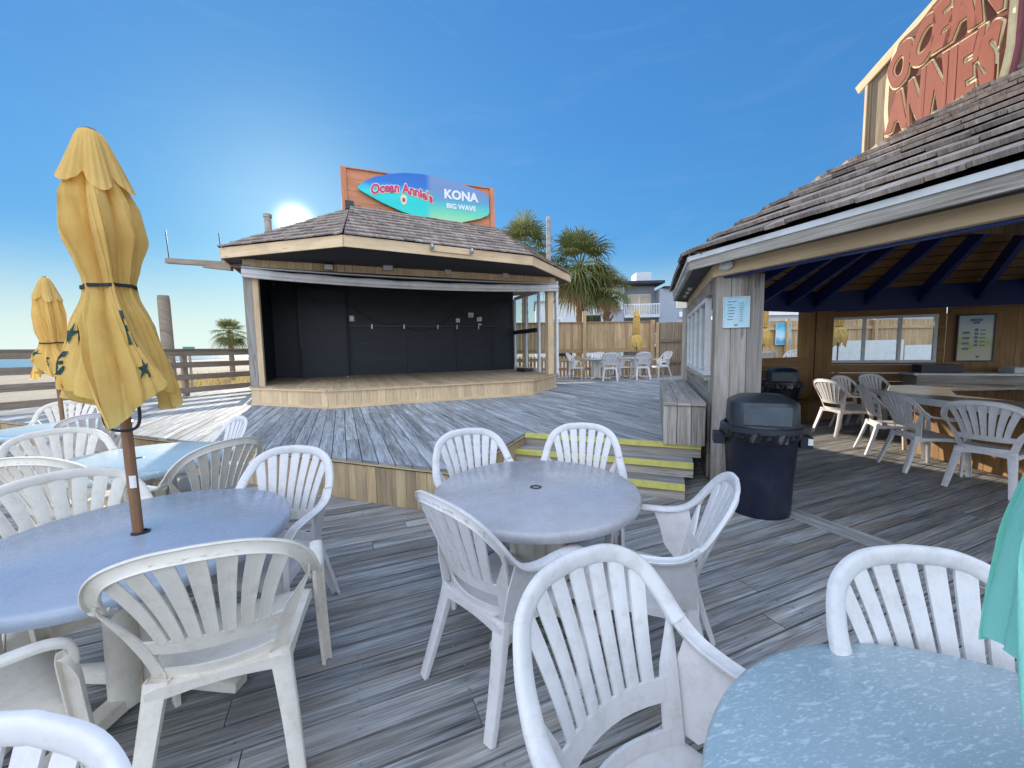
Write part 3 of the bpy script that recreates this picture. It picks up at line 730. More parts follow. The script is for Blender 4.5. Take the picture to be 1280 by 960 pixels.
# wall with windows above the bench (S2) and window wall opposite (S4)
t2 = (V2-V1).normalized(); w0, w1 = V1+t2*.3, V2-t2*.07; n2_ = inw(V1, V2)
m = MB(); planks(m, w0, w1, .02, 1.12, .14, .005, .03, off=0); part(m, 'side_wall', M['grey'], bp)
m = MB(); wallbox(m, w0, w1, 1.12, 1.16, .12); wallbox(m, w0, w1, 2.06, ZB-.002, .06); part(m, 'window_sill', M['grey'], bp)
window(w0+t2*.25, w1-t2*.2, 1.162, 2.058, 4, bp)
t4 = (V4-V3_).normalized(); n4 = inw(V3_, V4)
q0, q1 = V3_+t4*.33, V3_+t4*2.08
m = MB(); planks(m, V3_+t4*.1, V3_+t4*2.19, .02, 1.06, .17, .006, .03); part(m, 'back_wall', M['cedar'], bp)
m = MB(); wallbox(m, V3_+t4*.1, V3_+t4*2.19, 1.061, 1.10, .10); wallbox(m, V3_+t4*.1, V3_+t4*2.19, 2.06, ZB+.3, .06, 0, -.03); wallbox(m, V3_+t4*.1, q0, 1.10, 2.06, .05); wallbox(m, q1, V3_+t4*2.19, 1.10, 2.06, .05); part(m, 'window_sill', M['cedar'], bp)
window(q0+t4*.01, q1-t4*.01, 1.102, 2.058, 3, bp)
m = MB(); boards_along(m, V3_+t4*2.21, V4-t4*.1, .02, ZB+.3, .2, .004, .03); wallbox(m, V3_+t4*2.23, V4, 2.07, 2.14, .03, 0, .03); part(m, 'poster_wall', M['cedar'], bp)
# half wall and box bench in the opening of S3
t3 = (V3_-V2).normalized(); m = MB(); planks(m, V2+t3*1.6, V3_-t3*.15, .02, 1.2, .2, .006, .04); wallbox(m, V2+t3*1.6, V3_-t3*.12, 1.2, 1.24, .14); part(m, 'half_wall', M['cedar'], bp)
m = MB(); i3 = inw(V2, V3_); m.box(V3_-t3*.55+i3*.42+Z*.19, t3*.5, i3*.22, Z*.19); part(m, 'step_box', M['cedar'], bp, bevel=.006)
# oval lamp on the beam
n1 = -inw(V0, V1); o = empty('bulkhead_lamp', tuple(V1.lerp(V0, .045)+n1*.06+Z*2.285), math.atan2(n1.y, n1.x)+pi/2, 'white oval bulkhead lamp on the beam above the grey column', 'lamp')
m = MB(); m.grid(lambda u, v: (.078*cos(2*pi*u)*sin(v*pi/2), -.055*cos(v*pi/2), .052*sin(2*pi*u)*sin(v*pi/2)), 20, 6, True); m.build('lamp_cover', M['trim'], o, ang=60, fix=True, merge=True)
m = MB(); m.lathe([(0,-.004), (.05,-.004), (.05,.02), (0,.02)], 20); m.v = [(a_, -c_, b_) for a_, b_, c_ in m.v]; m.build('base', M['trim'], o, ang=40, fix=True)
for k in range(3):
    m = MB(); m.lathe([(.028,.03), (.03,.0), (0,-.012)], 12); o = m.build('soffit_light', M['trim'], ang=40, fix=True); p = Rv[1].lerp(Rv[2], .5+.14*k)-n2_*-.10; o.location = (p.x, p.y, RE-.135)
    tag(o, ('round white soffit light nearest the column', 'round white soffit light in the middle of its row of three', 'round white soffit light farthest along the bar eave')[k], 'light', 'soffit lights under the bar eave')
# posters
def poster(name, c, ux, w, h, mat, label, frame='trim', fw=.012, marks=()):
    ux = V(ux).normalized(); nn = V((ux.y, -ux.x, 0)); o = empty(name, tuple(c), math.atan2(ux.y, ux.x), label, 'poster')
    m = MB(); m.box((0,.004,0), (w/2,0,0), (0,.004,0), (0,0,h/2))
    for x, z_, a, b in marks: m.box((x*w,-.0015,z_*h), (a*w/2,0,0), (0,.001,0), (0,0,b*h/2), 1)
    m.build('sheet', [mat, M['inkblue']], o)
    m = MB()
    for s_ in (-1, 1): m.box((s_*(w/2+fw/2),0,0), (0,0,h/2+fw), (fw/2,0,0), (0,.011,0)); m.box((0,0,s_*(h/2+fw/2)), (w/2-.0005,0,0), (0,0,fw/2), (0,.0105,0))
    m.build('frame', M[frame], o)
    return o
def pmat(name, stops, sc=3, bl=None):
    N = NT(name); ob = N.ob(); sp = N.add('ShaderNodeSeparateXYZ'); N.set(sp, 0, ob); z_ = N.math('ADD', N.math('MULTIPLY', sp.outputs[2], sc), N.math('MULTIPLY', N.noise(ob, 7, 5, .6), .55))
    c = N.ramp(N.math('ADD', z_, .22), stops)
    if bl: c = N.mix(N.ramp(N.noise(ob, 9, 5, .7), [(.5, (0,0,0)), (.62, (.8,)*3)]), c, bl)
    N.col(c); N.rough(.35); return N.m
M['inkblue'] = plain('grey_blue_ink', (.16,.25,.32), .5)
p_blue = pmat('pale_blue_poster', [(0, (.62,.72,.74)), (.4, (.45,.70,.78)), (1, (.25,.58,.72))], 1.6, (.62,.76,.8))
p_beach = pmat('beach_poster', [(0, (.62,.58,.45)), (.28, (.60,.58,.40)), (.36, (.50,.55,.16)), (.55, (.62,.68,.55)), (.75, (.62,.70,.68)), (1, (.30,.55,.62))], 1.1)
p_sea = pmat('blue_poster', [(0, (.05,.35,.5)), (.3, (.6,.72,.78)), (.6, (.35,.66,.78)), (1, (.03,.42,.58))], 2.2)
rm = random.Random(2); mk = [(-.22+rm.uniform(-.05,.05), .36-.1*i, rm.uniform(.18,.34), .03) for i in range(7)]+[(.2, .3-.075*i, rm.uniform(.10,.2), .022) for i in range(9)]+[(.0,-.43,.12,.05)]
poster('menu_board', V1+C2*.185-E2*.03+Z*1.835, C2, .225, .295, p_blue, 'pale blue menu board on the grey column beside the steps', 'trim', .006, mk)
pw = V3_+t4*2.61
mk = [(0,.40,.34,.06), (0,.34,.2,.05)]+[(-.27, .12-.12*i, .2, .05) for i in range(4)]+[(.02, .18-.085*i, .10, .06) for i in range(5)]+[(.2, .17-.085*i, .16, .025) for i in range(5)]+[(.1,-.42,.1,.05)]
poster('beach_poster', pw+n4*.05+Z*1.57, t4, .50, .86, p_beach, 'framed beach scene poster on the brown bar wall beyond the counter', 'darkmetal', .022, mk)

# ------------------------------------------------------------------ carved gable above the bar roof
gd = V((cos(R_(-82)), sin(R_(-82)), 0)); gn = V((gd.y, -gd.x, 0)); G0 = V((4.698,5.466,0))
gt = empty('board_gable', tuple(G0)[:2]+(3.0,), math.atan2(gd.y, gd.x), 'weathered board and batten gable rising above the bar roof', 'gable')
# local frame: x along the wall, -y out of the wall, z up (z=0 at 3.0)
W_ = 4.4; hz = 1.90; sl = .473
def top(x): return hz+sl*(x if x < W_/2 else W_-x)
m = MB(); n = 22; rr = random.Random(3)
for i in range(n):
    a, b = W_*i/n+.003, W_*(i+1)/n-.003; o = rr.random()*30; tn = rr.random()
    for y in (0, 3.0):
        m.face([(a,y,0), (b,y,0), (b,y,top(b)), (a,y,top(a))], [(o,0), (o,b-a), (o+2,b-a), (o+2,0)], tn)
    if i % 2 == 0: m.box(((a+W_/n*.0), -.012, top(a)/2-.03), (0,0,top(a)/2-.03), (.022,0,0), (0,.012,0), 0, rr.random())
for x in (0, W_):
    for k in range(12): m.box((x, .125+.25*k, hz/2), (0,0,hz/2), (0,.122,0), (.012,0,0), 0, rr.random())
m.build('wall', M['siding'], gt)
m = MB(); m.box((-.028,-.006,hz/2), (0,0,hz/2), (.014,0,0), (0,.03,0)); m.build('corner_trim', M['fascia'], gt)
m = MB(); ov = .012
for x0_, x1_ in ((-.14, W_/2), (W_+.14, W_/2)):
    z0_, z1_ = hz+sl*-.14, hz+sl*W_/2
    m.bar((x0_, 1.5, z0_+.035), (x1_, 1.5, z1_+.035), 3.0+ov*2, .05, side=(0,1,0))
m.build('roof', M['grey'], gt)
m = MB()
for x0_, x1_ in ((-.15, W_/2), (W_+.15, W_/2)): m.bar((x0_, -ov-.015, hz+sl*-.15+.01), (x1_, -ov-.015, hz+sl*W_/2+.01), .11, .028, side=(0,0,1))
m.build('rake_board', M['fascia'], gt)
cs = empty('carved_sign', tuple(G0)[:2]+(3.0,), math.atan2(gd.y, gd.x), 'big carved orange letter sign on the weathered gable above the bar', 'sign')
def sgtop(s): return hz+sl*s-.05
def blob(pad, n=60):
    up_, dn = [], []
    for i in range(n+1):
        s = .27-pad+(1.12+2*pad)*i/n
        e_ = min(1, max(0, (s-.26+pad)/.09))
        r_ = min(1, max(0, (1.40+pad-s)/.10)); e_ = min(e_, r_**.5 if r_ > 0 else 0); e_ = max(0, e_)**.5
        wv = .03*sin(s*19); mid = (sgtop(s)+.95)/2+.1; up_.append((s, mid+(sgtop(s)+.02+wv*.5+pad*.5-mid)*e_)); dn.append((s, mid+(.88-pad+wv-mid)*e_))
    return dn+up_[::-1]
M['brick'] = wood('brick_red_panel', (.13,.045,.03), (.22,.075,.045), (.28,.11,.07), .7, .3, .4, .3, .6); M['plum'] = plain('plum_paint', (.22,.07,.09), .6); M['straw'] = plain('straw_paint', (.74,.60,.33), .6, dirt=(.5,.4,.22)); M['coral'] = wood('coral_letter_paint', (.27,.065,.035), (.38,.105,.058), (.46,.15,.09), .6, .2, .3, .2, .6)
m = MB(); slab(m, blob(.05), -.050, -.016); m.build('border', M['plum'], cs, fix=True)
m = MB(); slab(m, blob(.02), -.075, -.02); m.build('border_band', M['straw'], cs, fix=True)
m = MB(); slab(m, blob(-.03), -.085, -.02); m.build('panel', M['brick'], cs, fix=True)
def zm(s): return 1.33+.42*s-.40*max(0, s-.75)
def lettering(body, lo, hi, s0, s1, off=.062, ext=.016, y0=.101, mat='coral', name='lettering'):
    me = text_mesh(body, 1.0, ext, None, 'LEFT', 5, off)
    xs = [v.co.x for v in me.vertices]; ys = [v.co.y for v in me.vertices]; a, b, c_, d_ = min(xs), max(xs), min(ys), max(ys)
    for v in me.vertices:
        u, w = (v.co.x-a)/(b-a), (v.co.y-c_)/(d_-c_); s = s0+(s1-s0)*u; s += .02*sin(w*pi*2+u*9); v.co = (s, -y0-v.co.z, lo(s)+(hi(s)-lo(s))*w)
    me.materials.clear(); me.materials.append(M[mat]); o = bpy.data.objects.new(name, me); COL.objects.link(o); o.parent = cs
for txt, lo, hi in (('OCEAN', lambda s: zm(s)+.02, lambda s: sgtop(s)-.06), ("ANNIE'S", lambda s: .98+.06*sin(s*5), lambda s: zm(s)-.02)):
    lettering(txt, lo, hi, .305, 1.33)
    lettering(txt, (lambda f: lambda s: f(s)-.016)(lo), (lambda f: lambda s: f(s)+.016)(hi), .29, 1.345, .095, .010, .0945, 'straw', 'lettering_outline')

# ------------------------------------------------------------------ bar counter
cc = V((7.0,4.7,0)); bc = empty('bar_counter', tuple(cc), 0, 'octagonal island bar counter with wooden panels under the pavilion', 'bar counter')
def octo(ap, z_): return [V((ap/cos(pi/8)*cos(R_(22.5+45*k+.5)), ap/cos(pi/8)*sin(R_(22.5+45*k+.5)), z_)) for k in range(8)]
def ring(mb, a0, a1, z0, z1, mi=0):
    o0, o1, i0, i1 = octo(a0, z0), octo(a0, z1), octo(a1, z0), octo(a1, z1)
    for k in range(8):
        j = (k+1) % 8; mb.face([o1[k], o1[j], i1[j], i1[k]], None, .5, mi); mb.face([o0[k], o0[j], o1[j], o1[k]], None, .5, mi); mb.face([i0[j], i0[k], i1[k], i1[j]], None, .5, mi); mb.face([o0[j], o0[k], i0[k], i0[j]], None, .5, mi)
m = MB(); ring(m, 1.85, 1.2, .775, .81); m.build('countertop', M['counter'], bc)
m = MB(); ring(m, 1.862, 1.84, .725, .808); m.build('counter_edge', M['counter_edge'], bc)
m = MB(); o = octo(1.55, 0)
for k in range(8): boards_along(m, o[k], o[(k+1) % 8], .01, .76, .16, .004, .03)
m.build('panels', M['cedar'], bc)
m = MB(); ring(m, 1.15, .75, .55, .58); ring(m, 1.0, .9, .0, .55); m.build('inner_shelf', M['steel'], bc)
b2 = empty('back_counter', tuple(V3_+t4*2.9+n4*.35), math.atan2(t4.y, t4.x), 'pale service counter along the brown bar wall under the poster', 'counter')
m = MB(); m.box((.35,0,.90), (1.75,0,0), (0,.3,0), (0,0,.02)); m.build('countertop', M['counter_edge'], b2, bevel=.005)
m = MB(); m.box((.35,-.0,.44), (1.7,0,0), (0,.26,0), (0,0,.43)); m.build('cabinet', M['grey'], b2)
m = MB(); m.box((-.95,.0,1.0), (.30,0,0), (0,.16,0), (0,0,.075)); o = m.build('steel_bin', M['darkmetal'], bevel=.01); o.location = b2.location; o.rotation_euler = b2.rotation_euler; tag(o, 'low dark tray at the left end of the service counter', 'tray')
m = MB(); m.box((.75,-.02,.975), (.75,0,0), (0,.2,0), (0,0,.05)); o = m.build('ice_chest_lid', M['trim'], bevel=.012); o.location = b2.location; o.rotation_euler = b2.rotation_euler; tag(o, 'long white lid lying on the service counter below the poster', 'lid')

# ------------------------------------------------------------------ bench along the bar
bn = empty('deck_bench', (1.66,4.36,UD), math.atan2(t2.y, t2.x), 'long grey plank bench built against the bar windows above the steps', 'bench')
m = MB(); BLn = 3.3
for k in range(3): m.box((BLn/2-.02, -.07-.142*k, .455), (BLn/2,0,0), (0,.0685,0), (0,0,.019))
m.build('seat', M['grey'], bn, bevel=.004)
m = MB()
for k in range(3): m.box((.012, -.07-.142*k, .215), (0,0,.213), (0,.0675,0), (.014,0,0))
for k in range(22): m.box((.04+.07+.142*k, -.02, .215), (0,0,.213), (.0675,0,0), (0,.013,0))
m.build('front_boards', M['grey'], bn)

# ------------------------------------------------------------------ bins
def bin_(label):
    o = empty('trash_can', (0,0,0), 0, label, 'trash can')
    m = MB(); m.lathe([(0,.0), (.245,.0), (.252,.02), (.262,.3), (.288,.66), (.292,.665), (.296,.70), (.318,.705), (.318,.745), (.30,.75), (.30,.74), (.0,.74)], 40)
    m.build('body', M['can'], o, ang=35, fix=True)
    for s_ in (-1, 1):
        m = MB(); m.box((s_*.335,0,.655), (.045,0,0), (0,.075,0), (0,0,.05)); m.build('handle', M['can'], o, bevel=.02)
    rr = random.Random(4); m = MB(); m.grid(lambda u, v: ((.322+.012*sin(u*2*pi*9)*v+.005*sin(u*2*pi*31+v*4))*cos(2*pi*u), (.322+.012*sin(u*2*pi*9)*v+.005*sin(u*2*pi*31+v*4))*sin(2*pi*u), .765-v*(.085+.012*sin(u*2*pi*3)+.009*sin(u*2*pi*11))), 120, 5, True); m.build('bag_rim', M['bag'], o, ang=60)
    m = MB(); m.lathe([(.322,.745), (.326,.75), (.326,.79), (.30,.80), (.295,.81)], 40); n = 32
    def sq(a, r): c_, s_ = cos(a), sin(a); k = (abs(c_)**5+abs(s_)**5)**(-1/5); return r*min(k, 1.17)
    rings_ = [(.268,.80), (.262,.985), (.25,1.01), (.17,1.055), (.0,1.075)]
    m.grid(lambda u, v: (lambda q: (sq(2*pi*u, q[0])*cos(2*pi*u), sq(2*pi*u, q[0])*sin(2*pi*u), q[1]))(rings_[int(round(v*4))]), 48, 4, True); m.build('lid', M['canlid'], o, ang=35, fix=True)
    m = MB(); m.box((0,-.2695,.90), (.175,0,0), (0,.006,-.003), (0,0,.078)); m.build('flap', M['canflap'], o, bevel=.012)
    return o
tc = bin_('dark blue domed trash can standing in front of the grey column'); tc.location = (2.235,3.56,.003); tc.rotation_euler = (0,0,R_(-22))
m = MB(); m.box((.36,-.06,.665), (.018,0,0), (0,.02,0), (0,0,.028)); st_ = m.build('sticker', M['trim'], tc, bevel=.004)
t_2 = bin_('dark domed trash can under the bar roof beside the cedar post'); t_2.location = (5.25,7.75,.003); t_2.rotation_euler = (0,0,R_(-30))

# ------------------------------------------------------------------ fences and rails
def railing(name, P, Q, label, n=5):
    o = empty(name, tuple(P)[:2]+(UD,), math.atan2((Q-P).y, (Q-P).x), label, 'railing'); L = (Q-P).length
    m = MB()
    for zz in (.16, .50, .82, 1.13): m.box((L/2,0,zz), (L/2,0,0), (0,0,.075), (0,.02,0))
    m.build('rails', M['rail'], o)
    m = MB(); m.box((L/2,.02,1.225), (L/2,0,0), (0,.075,0), (0,0,.018)); m.build('cap_rail', M['rail'], o)
    for k in range(n+1):
        m = MB(); m.box((L*k/n*.998+.01,.075,.35), (0,0,.855), (.055,0,0), (0,.055,0)); m.build('post', M['rail'], o)
    return o
RA = V((-11.6,3.2,0)); RB = V((-9.75,7.6,0)); RC = V((-7.75,12.3,0)); RD = V((-6.75,12.75,0))
railing('deck_railing', RA, RC, 'brown four board deck railing along the beach behind the yellow umbrellas', 5)
railing('deck_railing', RC+A2*.1, RD+A2*1.5, 'short brown deck railing closing the gap behind the stage', 1)
def fence(P, Q, z0, z1, label, mat='fence', rails=(), post=None, low=None):
    o = empty('board_fence', tuple(P)[:2]+(z0,), math.atan2((Q-P).y, (Q-P).x), label, 'fence'); L = (Q-P).length; H = z1-z0
    m = MB(); rr = random.Random(int(L*100)); zb = low or 0
    boards_along(m, (0,0), (L,0), zb+.005, H, .14, .006, .022, off=0, zj=.006, r=rr)
    if low: boards_along(m, (0,-.09), (L,-.09), .0, low-.12, .14, .05, .022, off=-.16, r=rr)
    m.build('boards', M[mat], o)
    m = MB()
    for zz, hh in rails: m.box((L/2,-.035,zz), (L/2,0,0), (0,0,hh/2), (0,.02,0))
    if low: m.box((L/2,-.005,H+.02), (L/2,0,0), (0,.06,0), (0,0,.018))
    m.build('rails', M[mat], o)
    if post:
        for x, hh, w in post:
            m = MB(); m.box((x,-.09,hh/2), (0,0,hh/2), (w/2,0,0), (0,.05,0)); m.build('post', M['fence'], o, bevel=.004)
    return o
FP = V((-.6,15.1,0)); 
fence(FP, V((5.45,15.35,0)), UD, 2.46, 'tan board fence with an open lower gap behind the far white tables', 'fence', ((.98,.14), (.66,.12), (.30,.10)), ((.05,2.1,.13), (2.2,1.0,.12), (3.35,2.45,.13), (5.95,2.1,.16)), low=.9)
fence(V((5.5,15.2,0)), V((7.4,14.6,0)), UD, 2.42, 'darker brown board fence beside the grey bar post', 'siding', ((.5,.1), (1.3,.1)), ((.02,2.0,.1), (.9,2.0,.07)))
fence(V((5.9,12.9,0)), V((18,13.6,0)), UD, 2.28, 'pale board fence seen through the bar openings', 'fence', ((.4,.1), (1.6,.1)), ((3,1.9,.1), (6,1.9,.1)))
poster('beer_poster', V((8.78,12.98,1.86)), (1,.058,0), .50, .68, p_sea, 'bright blue poster on the pale fence seen through the bar opening', 'trim', .01)
m = MB(); rr = random.Random(3); 
def shell(u, v): return (3.0*(u-.5), .05*sin(u*9)-.15, .55+1.0*v-.25*abs(u-.5))
m.box((0,0,.62), (1.35,0,0), (0,.02,0), (0,0,.55)); m.box((1.9,0,.55), (.5,0,0), (0,.02,0), (0,0,.45)); o = m.build('white_board', M['trim'], bevel=.02); o.location = (10.9,12.55,UD); tag(o, 'white sheet leaning against the fence outside the bar window', 'panel')
gb = MB()
# poles
m = MB(); m.lathe([(.17,0), (.165,4.6), (.15,4.72), (0,4.74)], 16); o = m.build('piling', M['rail'], ang=50, fix=True); o.location = (-11.1,13.0,-1.3); tag(o, 'tall round timber piling standing beyond the beach railing', 'piling')
m = MB(); m.lathe([(.085,0), (.085,7.3), (0,7.31)], 12); o = m.build('utility_pole', M['grey'], ang=50, fix=True); o.location = (1.55,16.3,-.6); tag(o, 'slim grey pole rising between the two palm crowns', 'pole')
so = empty('beach_sign', (-10.9,13.6,-1.2), R_(25), 'small green sign on a thin post beyond the railing', 'sign')
m = MB(); m.box((0,0,1.35), (0,0,1.4), (.03,0,0), (0,.03,0)); m.build('post', M['grey'], so)
m = MB(); m.box((0,-.04,2.85), (.16,0,0), (0,.01,0), (0,0,.14)); m.build('panel', plain('sign_green', (.10,.30,.25), .5), so)

# ------------------------------------------------------------------ palms
def frond_fan(mb, c, d, r, rr, droop=.5, tone=.5, mi=0):
    """one fan leaf: c hub, d outward direction"""
    d = V(d).normalized(); side = d.cross(Z)
    side = (side if side.length > .05 else V((1,0,0))).normalized(); n = side.cross(d).normalized()
    for k in range(24):
        a = (k-11.5)/11.5*R_(118); L = r*(1-.25*abs(a)/2.1)*rr.uniform(.85, 1.08); dd = (d*cos(a)+side*sin(a)+n*(.10+.12*abs(sin(a)))).normalized()
        w = side*cos(a)-d*sin(a); wd = .026*r; dr = droop*rr.uniform(.7, 1.4)
        p1 = c+dd*L*.45-Z*(.06*dr*L); p2 = c+dd*L*.78-Z*(.28*dr*L); p3 = c+dd*L*.98-Z*(.62*dr*L); t_ = min(1, max(0, tone+rr.uniform(-.25, .25)))
        mb.face([c-w*wd*.3, p1-w*wd, p1+w*wd, c+w*wd*.3], None, t_, mi); mb.face([p1-w*wd, p2-w*wd*.7, p2+w*wd*.7, p1+w*wd], None, t_, mi); mb.face([p2-w*wd*.7, p3, p2+w*wd*.7], None, t_, mi)
def palm(loc_, h, cr, nf, seed, label, skirt=10, tr=.17, lean=(0,0)):
    rr = random.Random(seed); o = empty('palm_tree', loc_, 0, label, 'palm tree'); m = MB(); n = 40; pth = []; rad = []
    for i in range(n): t = i/(n-1); pth.append((lean[0]*t*t, lean[1]*t*t, h*t)); rad.append(tr*(1.15-.25*t)*(1+.07*((i % 2)*2-1))*(1+.3*max(0, t-.9)*10*.4))
    m.tube(pth, rad, 12); top_ = V(pth[-1])
    for k in range(46):     # old leaf boots
        a = rr.random()*2*pi; zz = h*rr.uniform(.72, 1.0); p = V((lean[0]*.9+cos(a)*tr*.9, lean[1]*.9+sin(a)*tr*.9, zz)); m.bar(p, p+V((cos(a)*.16, sin(a)*.16, .22)), .07, .03)
    m.build('trunk', M['bark'], o, ang=50)
    m = MB(); s_ = MB()
    for k in range(nf):
        a = k*2.39996+rr.uniform(-.2, .2); el = R_(80-125*((k+.5)/nf)+rr.uniform(-9, 9)); d = V((cos(a)*cos(el), sin(a)*cos(el), sin(el)))
        pl = cr*rr.uniform(.42, .60); tip = top_+d*pl-Z*(.12*pl*cos(el)); m.tube([top_, top_+d*pl*.5+Z*.04, tip], [.022, .016, .012], 5, rnd=.6)
        d2_ = (d-Z*.35*cos(el)).normalized(); frond_fan(m, tip, d2_, cr*rr.uniform(.5, .66), rr, .55+.5*(k/nf), .55 if k < nf*.7 else .25)
    m.build('crown', M['frond'], o)
    for k in range(skirt):
        a = k*2.39996+.7; el = R_(rr.uniform(-75, -38)); d = V((cos(a)*cos(el), sin(a)*cos(el), sin(el))); pl = cr*.45; tip = top_+d*pl-Z*.1; s_.tube([top_-Z*.1, tip], [.02, .012], 5)
        frond_fan(s_, tip, (d-Z*.6).normalized(), cr*.42, rr, .9)
    if skirt: s_.build('dry_fronds', M['dead'], o)
    return o
palm((3.25,19,-1.2), 6.45, 2.15, 46, 1, 'tall cabbage palm with dry skirt behind the fence, nearest the pole', 14, .2)
palm((.75,21.5,-1.2), 7.9, 2.1, 34, 2, 'palm crown rising behind the right slope of the stage roof', 4)
palm((4.30,18.4,-1.2), 5.3, 1.25, 26, 3, 'shorter palm with drooping fronds right of the tall palm', 9, .15, (.1,0))
palm((-25.8,37,-1.2), 4.7, 1.75, 30, 4, 'lone palm on the beach left of the stage post', 5, .2)
gr = MB(); rr = random.Random(9)
for k in range(5200):
    a = R_(rr.uniform(26, 47)); d = 24+46*rr.random()**.7; x, y = -sin(a)*d, cos(a)*d; zz = gz(x, y)-.05; h = rr.uniform(.3, .85); t_ = rr.uniform(-.35, .35); w = .02+.0009*d
    gr.face([(x-w, y, zz), (x+w, y, zz), (x+t_, y+rr.uniform(-.2,.2), zz+h)], None, rr.random())
tag(gr.build('dune_grass', M['oats']), kind='stuff')

# ------------------------------------------------------------------ hotel behind the fence
ht = empty('hotel', (10,40,-1.2), R_(-3), 'grey three storey hotel with balconies behind the palms', 'building')
def hb(name, x0, x1, y0, y1, z0, z1, mat, par=ht, **k): m = MB(); m.box(((x0+x1)/2,(y0+y1)/2,(z0+z1)/2), ((x1-x0)/2,0,0), (0,(y1-y0)/2,0), (0,0,(z1-z0)/2)); return m.build(name, M[mat], par, **k)
hb('wall', -7.5,-.2,0.5,10,0,7.4,'stucco2'); hb('wall', -.2,1.2,0,10,0,8.9,'stucco'); hb('wall', 1.2,4.6,1.6,10,0,8.9,'stucco'); hb('wall', 4.6,16,0,10,0,8.4,'stucco')
hb('roof', -.6,5.0,-.4,10,8.9,9.15,'soffit'); hb('roof', 5.0,16.2,-.3,10,8.4,8.6,'soffit'); hb('roof', -7.7,-.2,.3,10,7.4,7.55,'stucco'); hb('parapet', 2.6,4.1,1,3,9.15,10.2,'stucco2')
for fl in (2.9, 5.8):
    hb('balcony_slab', 1.2,4.6,-.2,1.6,fl-.15,fl+.12,'stucco2'); m = MB()
    for i in range(22): m.box((1.2+3.4*i/21,-.16,fl+.6), (0,0,.5), (.025,0,0), (0,.02,0))
    m.box((2.9,-.16,fl+1.12), (1.7,0,0), (0,.03,0), (0,0,.04)); m.build('balcony_rail', M['trim'], ht)
    f = hb('balcony_door', 1.9,4.2,1.54,1.66,fl+.12,fl+2.3,'trim')
    for x in (2.0, 3.12): hb('pane', x,x+1.0,1.50,1.6,fl+.2,fl+2.2,'curtain', f)
def hwin(x, z_, w, h, y=0, g_='hglass'):
    f = hb('window', x,x+w,y-.06,y+.02,z_,z_+h,'trim'); hb('pane', x+.1,x+w-.1,y-.08,y,z_+.1,z_+h-.1,g_, f)
for z_ in (.9, 3.6, 6.5):
    hwin(-.1,z_,1.15,1.5); hwin(6.2,z_,1.5,1.5,0,'curtain'); hwin(9.2,z_,1.5,1.5); hwin(12,z_,1.5,1.5)
hb('ac_unit', 6.5,7.5,-.12,0,5.6,6.1,'trim'); hb('window', -2.9,-1.0,.44,.52,4.5,6.0,'hole'); hwin(-6.5,4.4,1.6,1.4,.5)
hb('window', -6.0,-3.9,.44,.52,1.4,2.9,'hole')
# white building behind the pale fence
wb_ = empty('white_building', (18,26,-1.2), R_(5), 'low white building behind the pale fence right of the grey column', 'building')
hb('wall', -3,16,0,9,0,4.6,'stucco2', wb_); hb('roof', -3.2,16.3,-.3,9.3,4.6,4.85,'trim', wb_)
# ------------------------------------------------------------------ resin fan-back armchair (front = +y)
def catmull(P, n=8):
    P = [V(p) for p in P]; out = []
    for i in range(len(P)-1):
        p0, p1, p2, p3 = P[max(i-1, 0)], P[i], P[i+1], P[min(i+2, len(P)-1)]
        for k in range(n):
            t = k/n; out.append(.5*((2*p1)+(p2-p0)*t+(2*p0-5*p1+4*p2-p3)*t*t+(3*p1-p0-3*p2+p3)*t**3))
    return out+[P[-1]]
def yc(z): return -.185-.15*max(0, (z-.42)/.5)**1.15
def yb(x, z): return yc(z)+max(.25, .95-(z-.62)*2.2)*x*x
RIMS = {'a': [(.270,.240,.540), (.272,.238,.575), (.273,.222,.606), (.277,.17,.630), (.284,.06,.64), (.284,-.06,.645), (.277,-.14,.665), (.266,-.195,.708), (.249,-.245,.775), (.210,-.296,.848), (.125,-.332,.893), (0,-.345,.905)],
        'b': [(.283,.240,.550), (.285,.238,.588), (.286,.222,.619), (.290,.17,.641), (.298,.052,.652), (.302,-.06,.657), (.303,-.14,.675), (.299,-.195,.722), (.283,-.245,.790), (.232,-.296,.855), (.130,-.325,.892), (0,-.335,.902)]}
PROF = [(-.024,.004), (-.020,.0085), (-.008,.011), (.010,.011), (.022,.008), (.0265,.002), (.0265,-.008), (.022,-.010), (.016,-.002), (-.016,-.002), (-.022,-.009), (-.026,-.006)]
def rimw(p):
    r_ = V((p.x, 0, (p.z-.62)*1.0)); t = min(1, max(0, (p.z-.64)/.10)); w = V((1,0,0))*(1-t)+r_.normalized()*t; return w.normalized()
